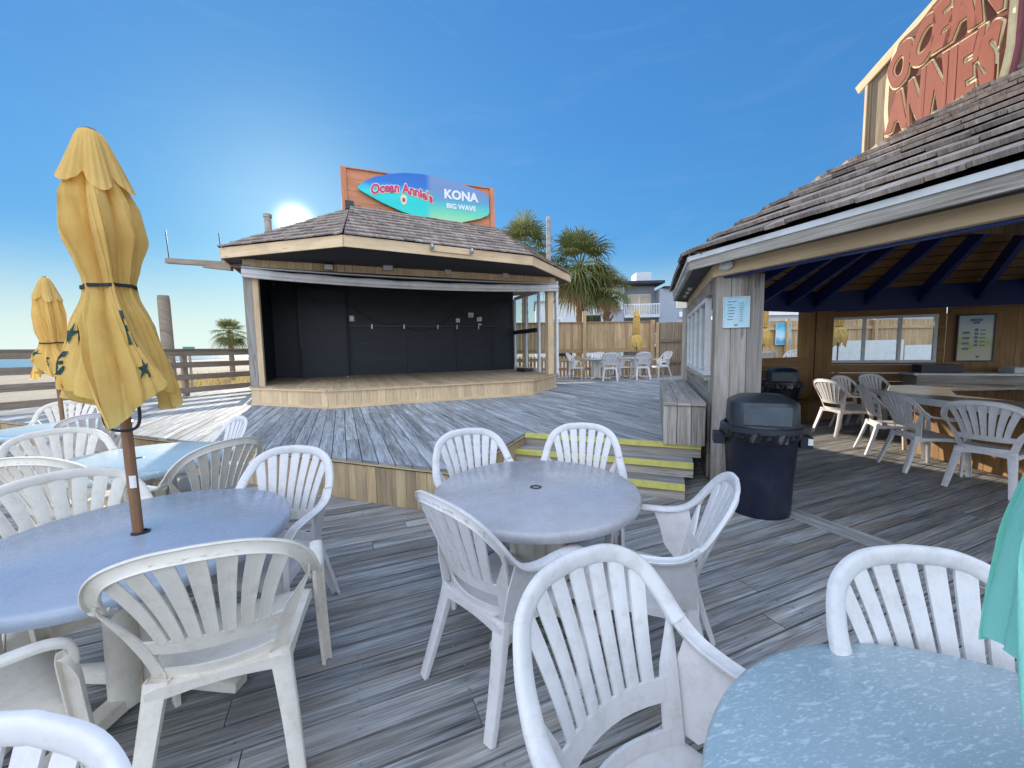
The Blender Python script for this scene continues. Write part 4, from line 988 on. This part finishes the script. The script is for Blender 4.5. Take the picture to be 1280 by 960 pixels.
def make_chair(mat, kind='a'):
    root = empty('resin_chair', (0,0,0)); mt = M[mat]
    rim = catmull(RIMS[kind], 7); nb = next(i for i, p in enumerate(rim) if p.z > .705 and p.y < 0); zt_ = rim[-1].z
    arch_ = rim[nb:]; full = arch_+[V((-p.x, p.y, p.z)) for p in arch_[-2::-1]]
    m = MB(); m.sweep(full, [rimw(p) for p in full], PROF)
    def zarch(x):
        x = abs(x); best = zt_
        for p, q in zip(rim[nb:], rim[nb+1:]):
            if min(p.x, q.x) <= x <= max(p.x, q.x): best = p.z+(q.z-p.z)*((x-p.x)/(q.x-p.x) if abs(q.x-p.x) > 1e-6 else 0)
        return best
    def strip(f0, f1, z0, z1, n, th=.007, nx=3, z0f=None):
        """ribbon on the back surface between x=f0(z) and x=f1(z)"""
        fr = []; bkk = []
        for i in range(n+1):
            z_ = z0+(z1-z0)*i/n; a, b = f0(z_), f1(z_); row = []
            for k in range(nx+1):
                x = a+(b-a)*k/nx; row.append((x, yb(x, z_)-(.0165 if kind == 'a' else .0065)*min(1, max(0, (z_-.56)/.3))*max(.1, 1-(x/.25)**2)+(.0025 if 0 < k < nx else 0), z_))
            fr.append(row); bkk.append([(p[0], p[1]-th, p[2]) for p in row])
        for i in range(n):
            for k in range(nx):
                m.face([fr[i][k+1], fr[i][k], fr[i+1][k], fr[i+1][k+1]]); m.face([bkk[i][k], bkk[i][k+1], bkk[i+1][k+1], bkk[i+1][k]])
            m.face([fr[i][0], bkk[i][0], bkk[i+1][0], fr[i+1][0]]); m.face([bkk[i][nx], fr[i][nx], fr[i+1][nx], bkk[i+1][nx]])
        for i in (0, n):
            for k in range(nx): q_ = [fr[i][k], fr[i][k+1], bkk[i][k+1], bkk[i][k]]; m.face(q_ if i == 0 else q_[::-1])
    zb = .568; sp0, g1, g2 = (.0475, .30, .26) if kind == 'a' else (.0475, .42, .36)
    def spread(x0, z_):     # fan: lines curve outwards with height
        t = max(0, (z_-zb)/.33); return x0*(1+g1*t+g2*t*t)
    def hw(z_): return .0178+(.0085 if kind == 'a' else .0115)*max(0, (z_-zb)/.33)
    for i in range(-3, 4):
        xc = i*sp0; zt = zt_-.01
        for _ in range(4): zt = zarch(spread(xc, zt)+(.012 if i > 0 else -.012 if i < 0 else 0))-(.005 if kind == 'a' else .010)
        strip(lambda z_: spread(xc, z_)-hw(z_), lambda z_: spread(xc, z_)+hw(z_), zb-.006, zt, 8)
    def fo(z_): return .203+(rim[nb].x-.206)*min(1, max(0, (z_-.42)/.29))**1.25
    def fi(z_): return fo(z_)-.047+.037*min(1, max(0, (z_-.585)/.12)) if z_ > zb else max(fo(z_)-.047, .150)
    for s_ in (-1, 1):      # outer stiles run from the seat to the arch
        f_in = lambda z_: s_*fi(z_); f_out = lambda z_: s_*fo(z_)
        strip(*((f_out, f_in) if s_ < 0 else (f_in, f_out)), .395, .735, 10, .010)
    strip(lambda z_: -fo(z_)+.02, lambda z_: fo(z_)-.02, .518, .572, 2, .0085, 10); strip(lambda z_: -fo(z_)+.02, lambda z_: fo(z_)-.02, .390, .452, 2, .009, 10)
    m.build('backrest', mt, root, ang=50)
    # seat
    m = MB()
    def sf(u, v):
        x_ = (u-.5)*2; y = -.20+.455*v; hw = .205+.055*v; x = x_*hw
        z_ = .425-.012*(1-v)-.020*(1-x_*x_)*(sin(pi*min(1, v*1.05))**.7 if v > 0 else 0); 
        if v > .86: z_ -= .030*((v-.86)/.14)**2
        if abs(x_) > .92: z_ -= .010*((abs(x_)-.92)/.08)
        return (x, y, z_)
    m.grid(sf, 14, 14)
    for side_ in range(4):
        for i in range(14):
            a, b = i/14, (i+1)/14
            p, q = {0: (sf(a,0), sf(b,0)), 1: (sf(1,a), sf(1,b)), 2: (sf(1-a,1), sf(1-b,1)), 3: (sf(0,1-a), sf(0,1-b))}[side_]
            def dn(r_, t): return (r_[0]*1.012, r_[1]+(.008 if side_ == 2 else 0), r_[2]-.05+.018*sin(pi*t))
            m.face([p, q, dn(q, b), dn(p, a)][::-1])
    m.build('seat', mt, root, ang=45, solid=.006)
    LP = [(-.032,.0), (-.030,.006), (.026,.006), (.032,.0), (.032,-.030), (.026,-.031), (.025,-.002), (-.026,-.002), (-.027,-.022), (-.032,-.022)]
    for s_ in (-1, 1):
        arm = [V((p.x*s_, p.y, p.z)) for p in rim[:nb+1]]
        if s_ < 0: arm = arm[::-1]
        def rw(p): w0 = rimw(V((abs(p.x), p.y, p.z))); return V((w0.x, 0, w0.z*s_))
        m = MB(); m.sweep(arm, [rw(p) for p in arm], PROF)
        ax = rim[nb].x
        w_ = [(.280,.0,.634), (.280,-.08,.640), (ax,-.17,.676), (.240,-.19,.56), (.212,-.190,.43), (.230,-.10,.42), (.250,-.055,.47), (.268,-.03,.56)] if kind == 'a' else [(.296,-.12,.652), (ax-.002,-.165,.68), (ax-.006,-.182,.685), (ax-.008,-.16,.655)]
        pts = [(x*s_, y, z_) for x, y, z_ in w_]; pts2 = [((x-.007)*s_, y, z_) for x, y, z_ in w_]; nw = len(w_)
        if s_ < 0: pts, pts2 = pts[::-1], pts2[::-1]
        m.face(pts[::-1]); m.face(pts2)
        for i in range(nw): j = (i+1) % nw; m.face([pts[i], pts[j], pts2[j], pts2[i]])
        m.build('armrest', mt, root, ang=50, fix=True)
        x0, z0 = RIMS[kind][0][0], RIMS[kind][0][2]
        fl = catmull([(x0*s_,.226,z0+.035), (x0*s_,.229,z0), ((x0-.002)*s_,.236,.44), (x0*s_+.004*s_,.252,.22), ((x0+.012)*s_,.268,0)], 5); k = len(fl)
        m = MB(); m.sweep(fl, [V((0,.9*min(1, i/8),0))+V((1.0*s_*(1-.4*min(1, i/8)),0,0)) for i in range(k)], [(a, -b) for a, b in LP], [.84-.14*i/(k-1) for i in range(k)]); m.build('leg', mt, root, ang=50, fix=True)
        rl = catmull([(.178*s_,-.184,.425), (.188*s_,-.200,.35), (.210*s_,-.245,.18), (.230*s_,-.300,0)], 6); k = len(rl)
        m = MB(); m.sweep(rl, [V((1,0,0))]*k, [(a*s_, b) for a, b in LP], [1.12-.40*(i/(k-1)) for i in range(k)]); m.build('leg', mt, root, ang=50, fix=True)
    return root
protos = {'white': make_chair('white', 'a'), 'cream': make_chair('cream', 'b'), 'bar': make_chair('white', 'b')}
used = {}
def chair(x, y, deg, col, label, group, z=0, tilt=0):
    p = protos[col]
    o = p if col not in used else copy_tree(p); used[col] = 1
    o.location = (x, y, z+.002); o.rotation_euler = (0,0,R_(deg-90)); tag(o, label, 'chair', group); return o
G1, G2, G3, G4, G5, G6, G7 = ('chairs around the empty round table', 'chairs around the table with the large yellow umbrella', 'chairs around the half sunlit table', 'chairs around the table by the beach railing', 'chairs at the bar counter', 'chairs at the tables by the back fence', 'chairs at the speckled table')
chair(-.20,2.58,-66,'white','white chair behind the empty round table, nearest the deck corner',G1)
chair(.46,2.70,-103,'white','white chair behind the empty round table, backed by the yellow edged steps',G1)
chair(-.06,1.77,44,'white','white chair at the empty round table with its back to the open deck',G1)
chair(.64,1.81,158,'white','white chair turned sideways between the empty round table and the trash can',G1)
chair(.36,.79,-56,'white','large white chair between the empty table and the speckled table',G7)
chair(1.08,.735,-93,'white','white chair behind the speckled table beside the teal umbrella',G7)
chair(-1.36,2.10,-92,'white','white chair at the yellow umbrella table with its back to the deck skirting',G2)
chair(-1.10,1.47,113,'cream','cream chair seen from behind, pushed up to the large umbrella table',G2)
chair(-1.76,1.13,58,'cream','cream chair cut by the left edge, one arm and seat showing by the umbrella table',G2)
chair(-2.02,1.79,-32,'cream','grey shaded chair facing out behind the yellow umbrella table',G2)
chair(-.81,.250,-95,'white','blue lit chair back in the bottom left corner of the photo',None)
chair(-2.72,3.40,-128,'white','white chair at the far side of the half sunlit table, beside the raised deck',G3)
chair(-2.24,2.78,160,'cream','cream chair seen from behind between the half sunlit table and the yellow umbrella table',G3)
chair(-3.42,3.02,-30,'cream','cream chair left of the half sunlit table, in front of a white chair',G3)
chair(-2.87,2.62,92,'cream','shaded chair at the left edge behind the yellow umbrella table',G3)
chair(-4.55,4.18,150,'white','white chair seen from behind below the large yellow umbrella',G4)
chair(-5.75,5.05,-60,'cream','cream chair beside the deck railing behind the small yellow umbrella',G4)
chair(5.50,6.62,3,'bar','white chair left of the bar counter, nearest the cedar post',G5)
chair(6.10,7.0,-70,'bar','white chair at the far corner of the bar counter, third from the cedar post'.replace('third','second'),G5)
chair(6.85,7.28,-80,'bar','white chair at the far side of the bar counter under the window',G5)
chair(5.13,5.38,-26,'bar','white chair close against another, its back to the trash can, at the bar counter',G5)
chair(4.86,4.68,-13,'bar','white chair at the bar counter in the middle of the near row of three',G5)
chair(4.86,3.98,24,'bar','white chair at the bar counter nearest the teal umbrella',G5)
for x, y, d, l in ((2.25,13.9,-25,'white chair at the left end of the far tables by the fence'), (3.25,14.75,-100,'white chair behind the left far table, against the fence'), (3.25,13.15,75,'white chair seen from behind in front of the left far table'),
                   (3.80,13.95,20,'white chair between the two far tables by the fence'), (4.35,13.45,90,'white chair seen from behind in front of the right far table'), (5.25,14.1,195,'white chair at the right end of the far tables by the fence')):
    chair(x, y, d, 'white', l, G6, UD)
for x, y, d, l in ((6.55,10.6,90,'white chair seen from behind through the bar opening, next to the grey column'), (7.75,11.2,205,'white chair seen side on through the bar opening'), (7.75,10.5,120,'white chair beyond the bar opening, next to the cedar post')):
    chair(x, y, d, 'white', l, 'chairs outside the bar opening', UD)

# ------------------------------------------------------------------ round tables
def make_table(mat, r=.575, base='cream'):
    o = empty('round_table', (0,0,0)); m = MB()
    m.lathe([(.022,.70), (.022,.716), (.026,.7195), (r-.030,.7195), (r-.026,.7175), (r-.014,.7165), (r-.004,.709), (r,.696), (r,.682), (r-.006,.668), (r-.03,.665), (r-.06,.690), (.022,.690)], 72, close=True); m.build('tabletop', M[mat], o, ang=38, fix=True)
    m = MB(); m.lathe([(.022,.7175), (.022,.721), (.031,.7215), (.034,.7198)], 24); m.build('hole_ring', M['darkmetal'], o, ang=40)
    m = MB()
    for k in range(4):
        a = pi/4+k*pi/2+.2; m.tube([(.125*cos(a), .125*sin(a), .03), (.115*cos(a), .115*sin(a), .69)], [.058, .050], 12)
        m.bar((.09*cos(a), .09*sin(a), .60), (.38*cos(a), .38*sin(a), .675), .05, .03)
    m.lathe([(0,.05), (.09,.05), (.09,.67), (0,.67)], 16); m.build('pedestal', M[base], o, ang=40)
    for k in range(4):
        a = pi/4+k*pi/2+.2; m = MB(); t = V((cos(a), sin(a), 0)); p = [t*.10+Z*.06, t*.25+Z*.05, t*.42+Z*.033]; m.sweep(p, [V((-t.y, t.x, 0))]*3, [(-.045,-.03), (.045,-.03), (.04,.018), (.028,.027), (-.028,.027), (-.04,.018)], [1, .95, .8]); m.build('foot', M[base], o, ang=40, fix=True)
    return o
def table(proto, x, y, label, z=0, rz=0, grp='round patio tables'):
    o = proto; o.location = (x, y, z+.002); o.rotation_euler = (0,0,rz); return tag(o, label, 'table', grp)
t0 = make_table('top'); table(t0, .125, 2.21, 'grey round table with an empty umbrella hole, near the steps')
t1 = make_table('top_blue', .585); table(t1, -1.657, 1.713, 'blue grey round table holding the large yellow umbrella', rz=.5)
t3 = make_table('terrazzo', .58); table(t3, .857, .42, 'speckled round table in the lower right corner', rz=.2)
t2_ = make_table('terrazzo', .575); table(t2_, -2.88, 3.02, 'half sunlit round table behind the large umbrella table', rz=.9)
for x, y, z_, l in ((-5.1,4.5,0,'round table at the left edge under the small yellow umbrella'), (2.95,14.0,UD,'round table at the left of the pair by the back fence'), (4.45,14.3,UD,'round table with a tied yellow umbrella by the back fence'), (7.1,11.2,UD,'round table outside the bar opening')):
    table(copy_tree(t2_), x, y, l, z_)

# ------------------------------------------------------------------ closed umbrellas
def umbrella(name, loc_, mat, seed, label, zs, prof, hem, tilt=(0,0), strapz=None, prints=True, flap=True, z0=0, nlob=8, fold=.30, top=True):
    """prof: [(z, radius)] from hem to top; hem(lobe) gives the drop of each lobe"""
    rr = random.Random(seed); o = empty(name, loc_, 0, label, 'umbrella'); tz = prof[-1][0]
    def tl(p): k = max(0, p[2]-z0)/max(.1, tz-z0); return (p[0]+tilt[0]*k, p[1]+tilt[1]*k, p[2])
    def rad(z_):
        for (a, ra), (b, rb) in zip(prof, prof[1:]):
            if z_ <= b: t = (z_-a)/(b-a); t = min(1, max(0, t)); t = t*t*(3-2*t)*.5+t*.5; return ra+(rb-ra)*t
        return prof[-1][1]
    amp = [rr.uniform(.65, 1.2) for _ in range(nlob)]; dz = [hem[k % len(hem)] for k in range(nlob)]; ph = [rr.uniform(-.25, .25) for _ in range(nlob)]; zh = prof[0][0]
    def fab(u, v, push=0):
        z_ = zh+(tz-zh)*v; R0 = rad(z_); tw = 1.15*(v-.3)+.16*sin(v*5); a = u*nlob+tw; k = int(math.floor(a)) % nlob; f = a-math.floor(a); k2 = (k+1) % nlob
        lob = sin(pi*min(1, max(0, f+ph[k]*f*(1-f))))**.75; am = amp[k]*(1-f)+amp[k2]*f; am = amp[k]
        taper = min(1, (tz-z_)/.12) if top else 1
        r_ = R0*(1-fold*taper+fold*taper*lob*am*1.15)+.004*sin(u*2*pi*19+v*14)*R0/.2-.085*R0*max(0, 1-abs(sin(pi*(u*11+v*2.3+.35*sin(u*13))))*3.2)-.05*R0*max(0, 1-abs(sin(pi*(u*19+v*2.9+1.1)))*4)
        low = max(0, 1-v*2.4); z2 = z_+(dz[k]*lob)*low*low*1.0+low*low*.05*sin(u*2*pi*3+1)
        an = 2*pi*u+.18*sin(2*pi*a)*(.5+.5*low)
        return tl(((r_+push)*cos(an), (r_+push)*sin(an), z2))
    m = MB(); m.grid(lambda u, v: fab(u, v), 384, 90, True); cnp = m.build('canopy', M[mat], o, ang=180, fix=True)
    cnp['rnd_seed'] = seed
    m = MB()
    m.grid(lambda u, v: fab(u, .0+.012*(1-v), -.0-.035*v-.02), 192, 3, True)
    if flap:
        fz0, fz1, fr = flap; n_ = 6
        def ff(u, v):
            z_ = fz1+(fz0-fz1)*v; sc_ = abs(sin(pi*(u*n_+.15)))**.8; r_ = .014+fr*(v**.40)*(.62+.46*sc_*v)+.0025*sin(u*2*pi*29)*v
            return tl((r_*cos(2*pi*u), r_*sin(2*pi*u), z_+(.035*(1-sc_)-.045*sc_*sin(2*pi*u+2.2))*v*v+.02*(1-v)))
        f_ = MB(); f_.grid(ff, 144, 16, True); f_.build('vent_flap', M[mat], o, ang=180, fix=True)
        f_ = MB(); f_.lathe([(.024,.0), (.022,.008), (.010,.014), (.0,.016)], 14, tl((0,0,fz1+.01))); f_.build('finial', M['pole'], o, ang=40)
    if strapz:
        for sz in strapz if isinstance(strapz, (list, tuple)) else [strapz]:
            vv = (sz-zh)/(tz-zh); s_ = MB(); ring_ = [V(fab(i/64, vv+.006*sin(i/64*2*pi+1), .006)) for i in range(64)]; cen = sum(ring_, V((0,0,0)))/64
            mr = sum((V((p.x, p.y, cen.z))-cen).length for p in ring_)/64*1.06; ring_ = [V((cen.x+(p.x-cen.x)*.4+(p-cen).normalized().x*mr*.6, cen.y+(p.y-cen.y)*.4+(p-cen).normalized().y*mr*.6, p.z)) for p in ring_]
            s_.sweep(ring_+[ring_[0]], [Z]*65, [(-.007,-.002), (.007,-.002), (.007,.002), (-.007,.002)], cap=False); s_.build('strap', M['strap'], o, fix=True)
    m = MB(); m.tube([tl((0,0,zs)), tl((0,0,zh+.25)), tl((0,0,tz-.02))], [.0195, .0195, .0195], 16); m.build('pole', M['pole'], o, ang=60)
    return o, fab, (zh, tz)
# the big one
hemB = [-.02, .06, -.03, .08, .02, -.05, .06]
ub, fabB, (zh, tz) = umbrella('patio_umbrella', (-1.657,1.713,.0), 'yfab', 21, 'large closed yellow umbrella rising from the blue grey table', .03,
    [(1.31,.205), (1.45,.182), (1.62,.140), (1.76,.088), (1.81,.083), (1.88,.100), (2.0,.135), (2.12,.122), (2.22,.088), (2.32,.05), (2.40,.02)], hemB, (-.045,.0), 1.79, flap=(2.20,2.405,.102), z0=.72, nlob=7, fold=.42)
def decal(fab, par, mat, u0, u1, v0, v1, shapes, name='print'):
    """dark prints lying on the cloth: shapes are polygons in a 0..1 box"""
    for poly in shapes:
        m = MB(); n = len(poly); cx_, cy_ = sum(p[0] for p in poly)/n, sum(p[1] for p in poly)/n
        P = [V(fab(u0+(u1-u0)*p[0], v0+(v1-v0)*p[1], .007)) for p in poly]; c = V(fab(u0+(u1-u0)*cx_, v0+(v1-v0)*cy_, .007))
        for i in range(n): m.face([P[i], P[(i+1) % n], c])
        m.build(name, M[mat], par)
star = [(.5+.5*(1 if k % 2 == 0 else .38)*sin(2*pi*k/10), .5+.5*(1 if k % 2 == 0 else .38)*cos(2*pi*k/10)) for k in range(10)]
def fat(poly, n=4): return [tuple(V(poly[i]).lerp(V(poly[(i+1) % len(poly)]), k/n)) for i in range(len(poly)) for k in range(n)]
bars = [fat([(.1,.1), (.3,.1), (.3,.9), (.1,.9)]), fat([(.3,.7), (.8,.7), (.8,.9), (.3,.9)]), fat([(.3,.4), (.65,.4), (.65,.55), (.3,.55)]), fat([(.7,.0), (.95,.0), (.85,.35), (.7,.35)])]
for us in (.655, .70): decal(fabB, ub, 'print', us, us+.035, .20, .30, [star]); 
decal(fabB, ub, 'print', .66, .70, .07, .19, bars); decal(fabB, ub, 'print', .885, .93, .20, .36, bars); decal(fabB, ub, 'print', .90, .93, .08, .16, [star]+bars[2:])
m = MB(); q = catmull([(-.05,-.04,1.36), (-.05,-.06,1.27), (-.035,-.06,1.205), (.03,-.06,1.19), (.07,-.04,1.205), (.075,-.03,1.27), (.06,-.03,1.36)], 6); m.tube(q, .006, 6); m.build('tie_cord', M['strap'], ub, ang=60)
m = MB(); m.grid(lambda u, v: (.0215*cos(-2.0+u*1.3), .0215*sin(-2.0+u*1.3), .93+.055*v), 6, 1); m.build('label_tag', M['trim'], ub)
m = MB(); m.lathe([(.024,.722), (.034,.722), (.034,.726), (.024,.729)], 24); m.build('table_collar', M['darkmetal'], ub, ang=30)
# small one by the railing
us_, fabS, _ = umbrella('patio_umbrella', (-5.1,4.5,0), 'yfab', 5, 'small closed yellow umbrella with a dark star, beside the beach railing', .03,
    [(1.32,.19), (1.45,.165), (1.62,.10), (1.68,.09), (1.8,.115), (1.98,.12), (2.15,.10), (2.3,.06), (2.35,.02)], [-.03, .12, .02, .10], (-.03,0), 1.66, flap=(2.15,2.37,.105))
decal(fabS, us_, 'print', .70, .745, .12, .25, [star]); decal(fabS, us_, 'print', .83, .86, .1, .2, bars)
# teal one in the speckled table
ut, fabT, _ = umbrella('patio_umbrella', (.857,.42,0), 'tfab', 8, 'closed teal umbrella at the right edge in the speckled table', .03,
    [(1.03,.225), (1.2,.215), (1.45,.17), (1.6,.11), (1.68,.11), (1.85,.15), (2.05,.15), (2.25,.08), (2.42,.02)], [.0, .05, -.04, .03], (0,0), 1.63, flap=(2.2,2.45,.13), fold=.22)
for x, y, z_, l, sd, tz_ in ((4.45,14.3,UD,'closed yellow umbrella tied twice, in the far table by the fence',3,2.35), (7.0,11.2,UD,'closed yellow umbrella just right of the grey column, beyond the bar opening',4,2.3), (8.95,11.0,UD,'closed yellow umbrella seen through the bar window',6,2.3)):
    umbrella('patio_umbrella', (x, y, z_), 'yfab', sd, l, .03, [(1.05,.17), (1.25,.21), (1.45,.16), (1.53,.09), (1.60,.09), (1.8,.12), (2.05,.12), (2.2,.08), (2.36,.02)], [-.03, .08, .02], (0,0), [1.56], flap=(2.16,2.38,.12))
m = MB(); m.lathe([(0,0), (.25,0), (.25,.05), (.05,.09), (.05,.3), (0,.3)], 24); o = m.build('umbrella_base', M['canlid'], ang=35); o.location = (8.95,11.0,UD+.003); tag(o, 'round umbrella base standing outside the bar window', 'umbrella base')

# ------------------------------------------------------------------ sky, sun, camera
SUN_AZ, SUN_EL = -27.4, 15.7
w = bpy.data.worlds.new('World'); S.world = w; w.use_nodes = True; nt = w.node_tree; bg = nt.nodes['Background']
sk_ = nt.nodes.new('ShaderNodeTexSky'); sk_.sky_type = 'NISHITA'; sk_.sun_disc = False; sk_.sun_elevation = R_(SUN_EL); sk_.sun_rotation = R_(SUN_AZ); sk_.air_density = 1.0; sk_.dust_density = .25; sk_.ozone_density = 1.5; sk_.altitude = 0
def wn(ty, **k):
    n = nt.nodes.new(ty)
    for a_, b_ in k.items(): setattr(n, a_, b_)
    return n
sc1 = wn('ShaderNodeVectorMath', operation='SCALE'); sc1.inputs['Scale'].default_value = .11; nt.links.new(sk_.outputs[0], sc1.inputs[0])
bw = wn('ShaderNodeRGBToBW'); nt.links.new(sc1.outputs[0], bw.inputs[0])
pw_ = wn('ShaderNodeMath', operation='POWER'); nt.links.new(bw.outputs[0], pw_.inputs[0]); pw_.inputs[1].default_value = -.52
sc2 = wn('ShaderNodeVectorMath', operation='SCALE'); nt.links.new(sc1.outputs[0], sc2.inputs[0]); nt.links.new(pw_.outputs[0], sc2.inputs['Scale'])
hs = wn('ShaderNodeVectorMath', operation='MULTIPLY'); hs.inputs[1].default_value = (.48, 1.10, 1.64); nt.links.new(sc2.outputs[0], hs.inputs[0])
# bright cloud veil added overhead and behind the camera, unseen, to lift the shade
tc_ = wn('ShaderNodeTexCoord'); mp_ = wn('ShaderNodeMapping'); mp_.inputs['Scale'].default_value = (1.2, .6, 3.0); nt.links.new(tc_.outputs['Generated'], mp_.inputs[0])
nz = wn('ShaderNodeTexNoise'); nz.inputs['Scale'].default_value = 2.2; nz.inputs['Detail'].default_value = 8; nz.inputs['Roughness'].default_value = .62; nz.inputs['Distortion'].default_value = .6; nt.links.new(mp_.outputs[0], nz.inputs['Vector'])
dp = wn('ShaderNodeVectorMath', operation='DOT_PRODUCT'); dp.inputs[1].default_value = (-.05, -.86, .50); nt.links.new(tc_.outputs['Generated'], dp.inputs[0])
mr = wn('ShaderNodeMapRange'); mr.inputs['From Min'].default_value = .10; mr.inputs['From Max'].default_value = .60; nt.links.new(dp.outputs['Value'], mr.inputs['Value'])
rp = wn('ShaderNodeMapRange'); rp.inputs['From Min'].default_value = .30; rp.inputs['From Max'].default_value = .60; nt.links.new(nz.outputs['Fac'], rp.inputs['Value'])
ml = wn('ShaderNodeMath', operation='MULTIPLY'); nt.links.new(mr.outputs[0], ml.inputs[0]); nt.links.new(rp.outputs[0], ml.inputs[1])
# pale sea haze low over the horizon
sz = wn('ShaderNodeSeparateXYZ'); nt.links.new(tc_.outputs['Generated'], sz.inputs[0])
hz_ = wn('ShaderNodeMapRange'); hz_.interpolation_type = 'SMOOTHERSTEP'; hz_.inputs['From Min'].default_value = -.04; hz_.inputs['From Max'].default_value = .26; hz_.inputs['To Min'].default_value = 1.0; hz_.inputs['To Max'].default_value = 0; nt.links.new(sz.outputs[2], hz_.inputs['Value'])
mh = wn('ShaderNodeMix', data_type='RGBA'); nt.links.new(hz_.outputs[0], mh.inputs[0]); nt.links.new(hs.outputs[0], mh.inputs[6]); mh.inputs[7].default_value = (1.65, 1.92, 1.85, 1)
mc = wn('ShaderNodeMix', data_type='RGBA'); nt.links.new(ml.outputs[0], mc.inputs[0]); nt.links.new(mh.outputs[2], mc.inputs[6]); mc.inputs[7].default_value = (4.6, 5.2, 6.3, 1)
# bright air close round the sun
ds = wn('ShaderNodeVectorMath', operation='DOT_PRODUCT'); nt.links.new(tc_.outputs['Generated'], ds.inputs[0])
ds.inputs[1].default_value = (sin(R_(SUN_AZ))*cos(R_(SUN_EL)), cos(R_(SUN_AZ))*cos(R_(SUN_EL)), sin(R_(SUN_EL)))
def lobe(k, a_):
    p_ = wn('ShaderNodeMath', operation='POWER'); nt.links.new(ds.outputs['Value'], p_.inputs[0]); p_.inputs[1].default_value = k
    q_ = wn('ShaderNodeMath', operation='MULTIPLY'); nt.links.new(p_.outputs[0], q_.inputs[0]); q_.inputs[1].default_value = a_; return q_
l1, l2 = lobe(3600, 7.0), lobe(80, .30); sm = wn('ShaderNodeMath', operation='ADD'); nt.links.new(l1.outputs[0], sm.inputs[0]); nt.links.new(l2.outputs[0], sm.inputs[1])
va_ = wn('ShaderNodeVectorMath', operation='SCALE'); va_.inputs[0].default_value = (1, .97, .90); nt.links.new(sm.outputs[0], va_.inputs['Scale'])
vb_ = wn('ShaderNodeVectorMath', operation='ADD'); n2z = wn('ShaderNodeTexNoise'); n2z.inputs['Scale'].default_value = 3.1; n2z.inputs['Detail'].default_value = 9; n2z.inputs['Roughness'].default_value = .68; n2z.inputs['Distortion'].default_value = .9
m2_ = wn('ShaderNodeMapping'); m2_.inputs['Scale'].default_value = (1.1, 1.4, 5.5); m2_.inputs['Rotation'].default_value = (0, .12, .5); nt.links.new(tc_.outputs['Generated'], m2_.inputs[0]); nt.links.new(m2_.outputs[0], n2z.inputs['Vector'])
r2_ = wn('ShaderNodeMapRange'); r2_.inputs['From Min'].default_value = .52; r2_.inputs['From Max'].default_value = .80; r2_.inputs['To Max'].default_value = .045; nt.links.new(n2z.outputs['Fac'], r2_.inputs['Value'])
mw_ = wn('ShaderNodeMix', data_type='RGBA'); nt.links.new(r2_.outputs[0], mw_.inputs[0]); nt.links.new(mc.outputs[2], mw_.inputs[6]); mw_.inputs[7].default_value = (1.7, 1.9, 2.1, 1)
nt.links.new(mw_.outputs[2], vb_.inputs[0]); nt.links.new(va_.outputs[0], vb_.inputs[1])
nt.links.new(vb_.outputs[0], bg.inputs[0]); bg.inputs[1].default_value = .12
su = bpy.data.lights.new('sun', 'SUN'); su.energy = 2.0; su.angle = R_(.5); su.color = (1, .90, .74)
so_ = bpy.data.objects.new('sun', su); COL.objects.link(so_)
sd_ = V((sin(R_(SUN_AZ))*cos(R_(SUN_EL)), cos(R_(SUN_AZ))*cos(R_(SUN_EL)), sin(R_(SUN_EL)))); so_.rotation_euler = sd_.to_track_quat('Z', 'Y').to_euler(); so_.location = (0,0,30)
cam = bpy.data.cameras.new('camera'); co = bpy.data.objects.new('camera', cam); COL.objects.link(co); S.camera = co
cam.sensor_width = 36; cam.lens = 36*500/1280; cam.clip_start = .03; cam.clip_end = 9000
p_, r_ = R_(4.9), R_(1.0)
Fv = V((0, cos(p_), -sin(p_))); U0 = V((0, sin(p_), cos(p_))); R0 = V((1,0,0)); Rr_ = R0*cos(r_)-U0*sin(r_); Uu = U0*cos(r_)+R0*sin(r_)
mx = Matrix((Rr_, Uu, -Fv)).transposed().to_4x4(); mx.translation = (0,0,1.5); co.matrix_world = mx
S.view_settings.view_transform = 'Standard'; S.view_settings.look = 'None'; S.view_settings.gamma = 1; S.view_settings.use_curve_mapping = False
S.view_settings.exposure = 2.08
S.cycles.max_bounces = 8; S.cycles.transparent_max_bounces = 12
S.cycles.use_denoising = True
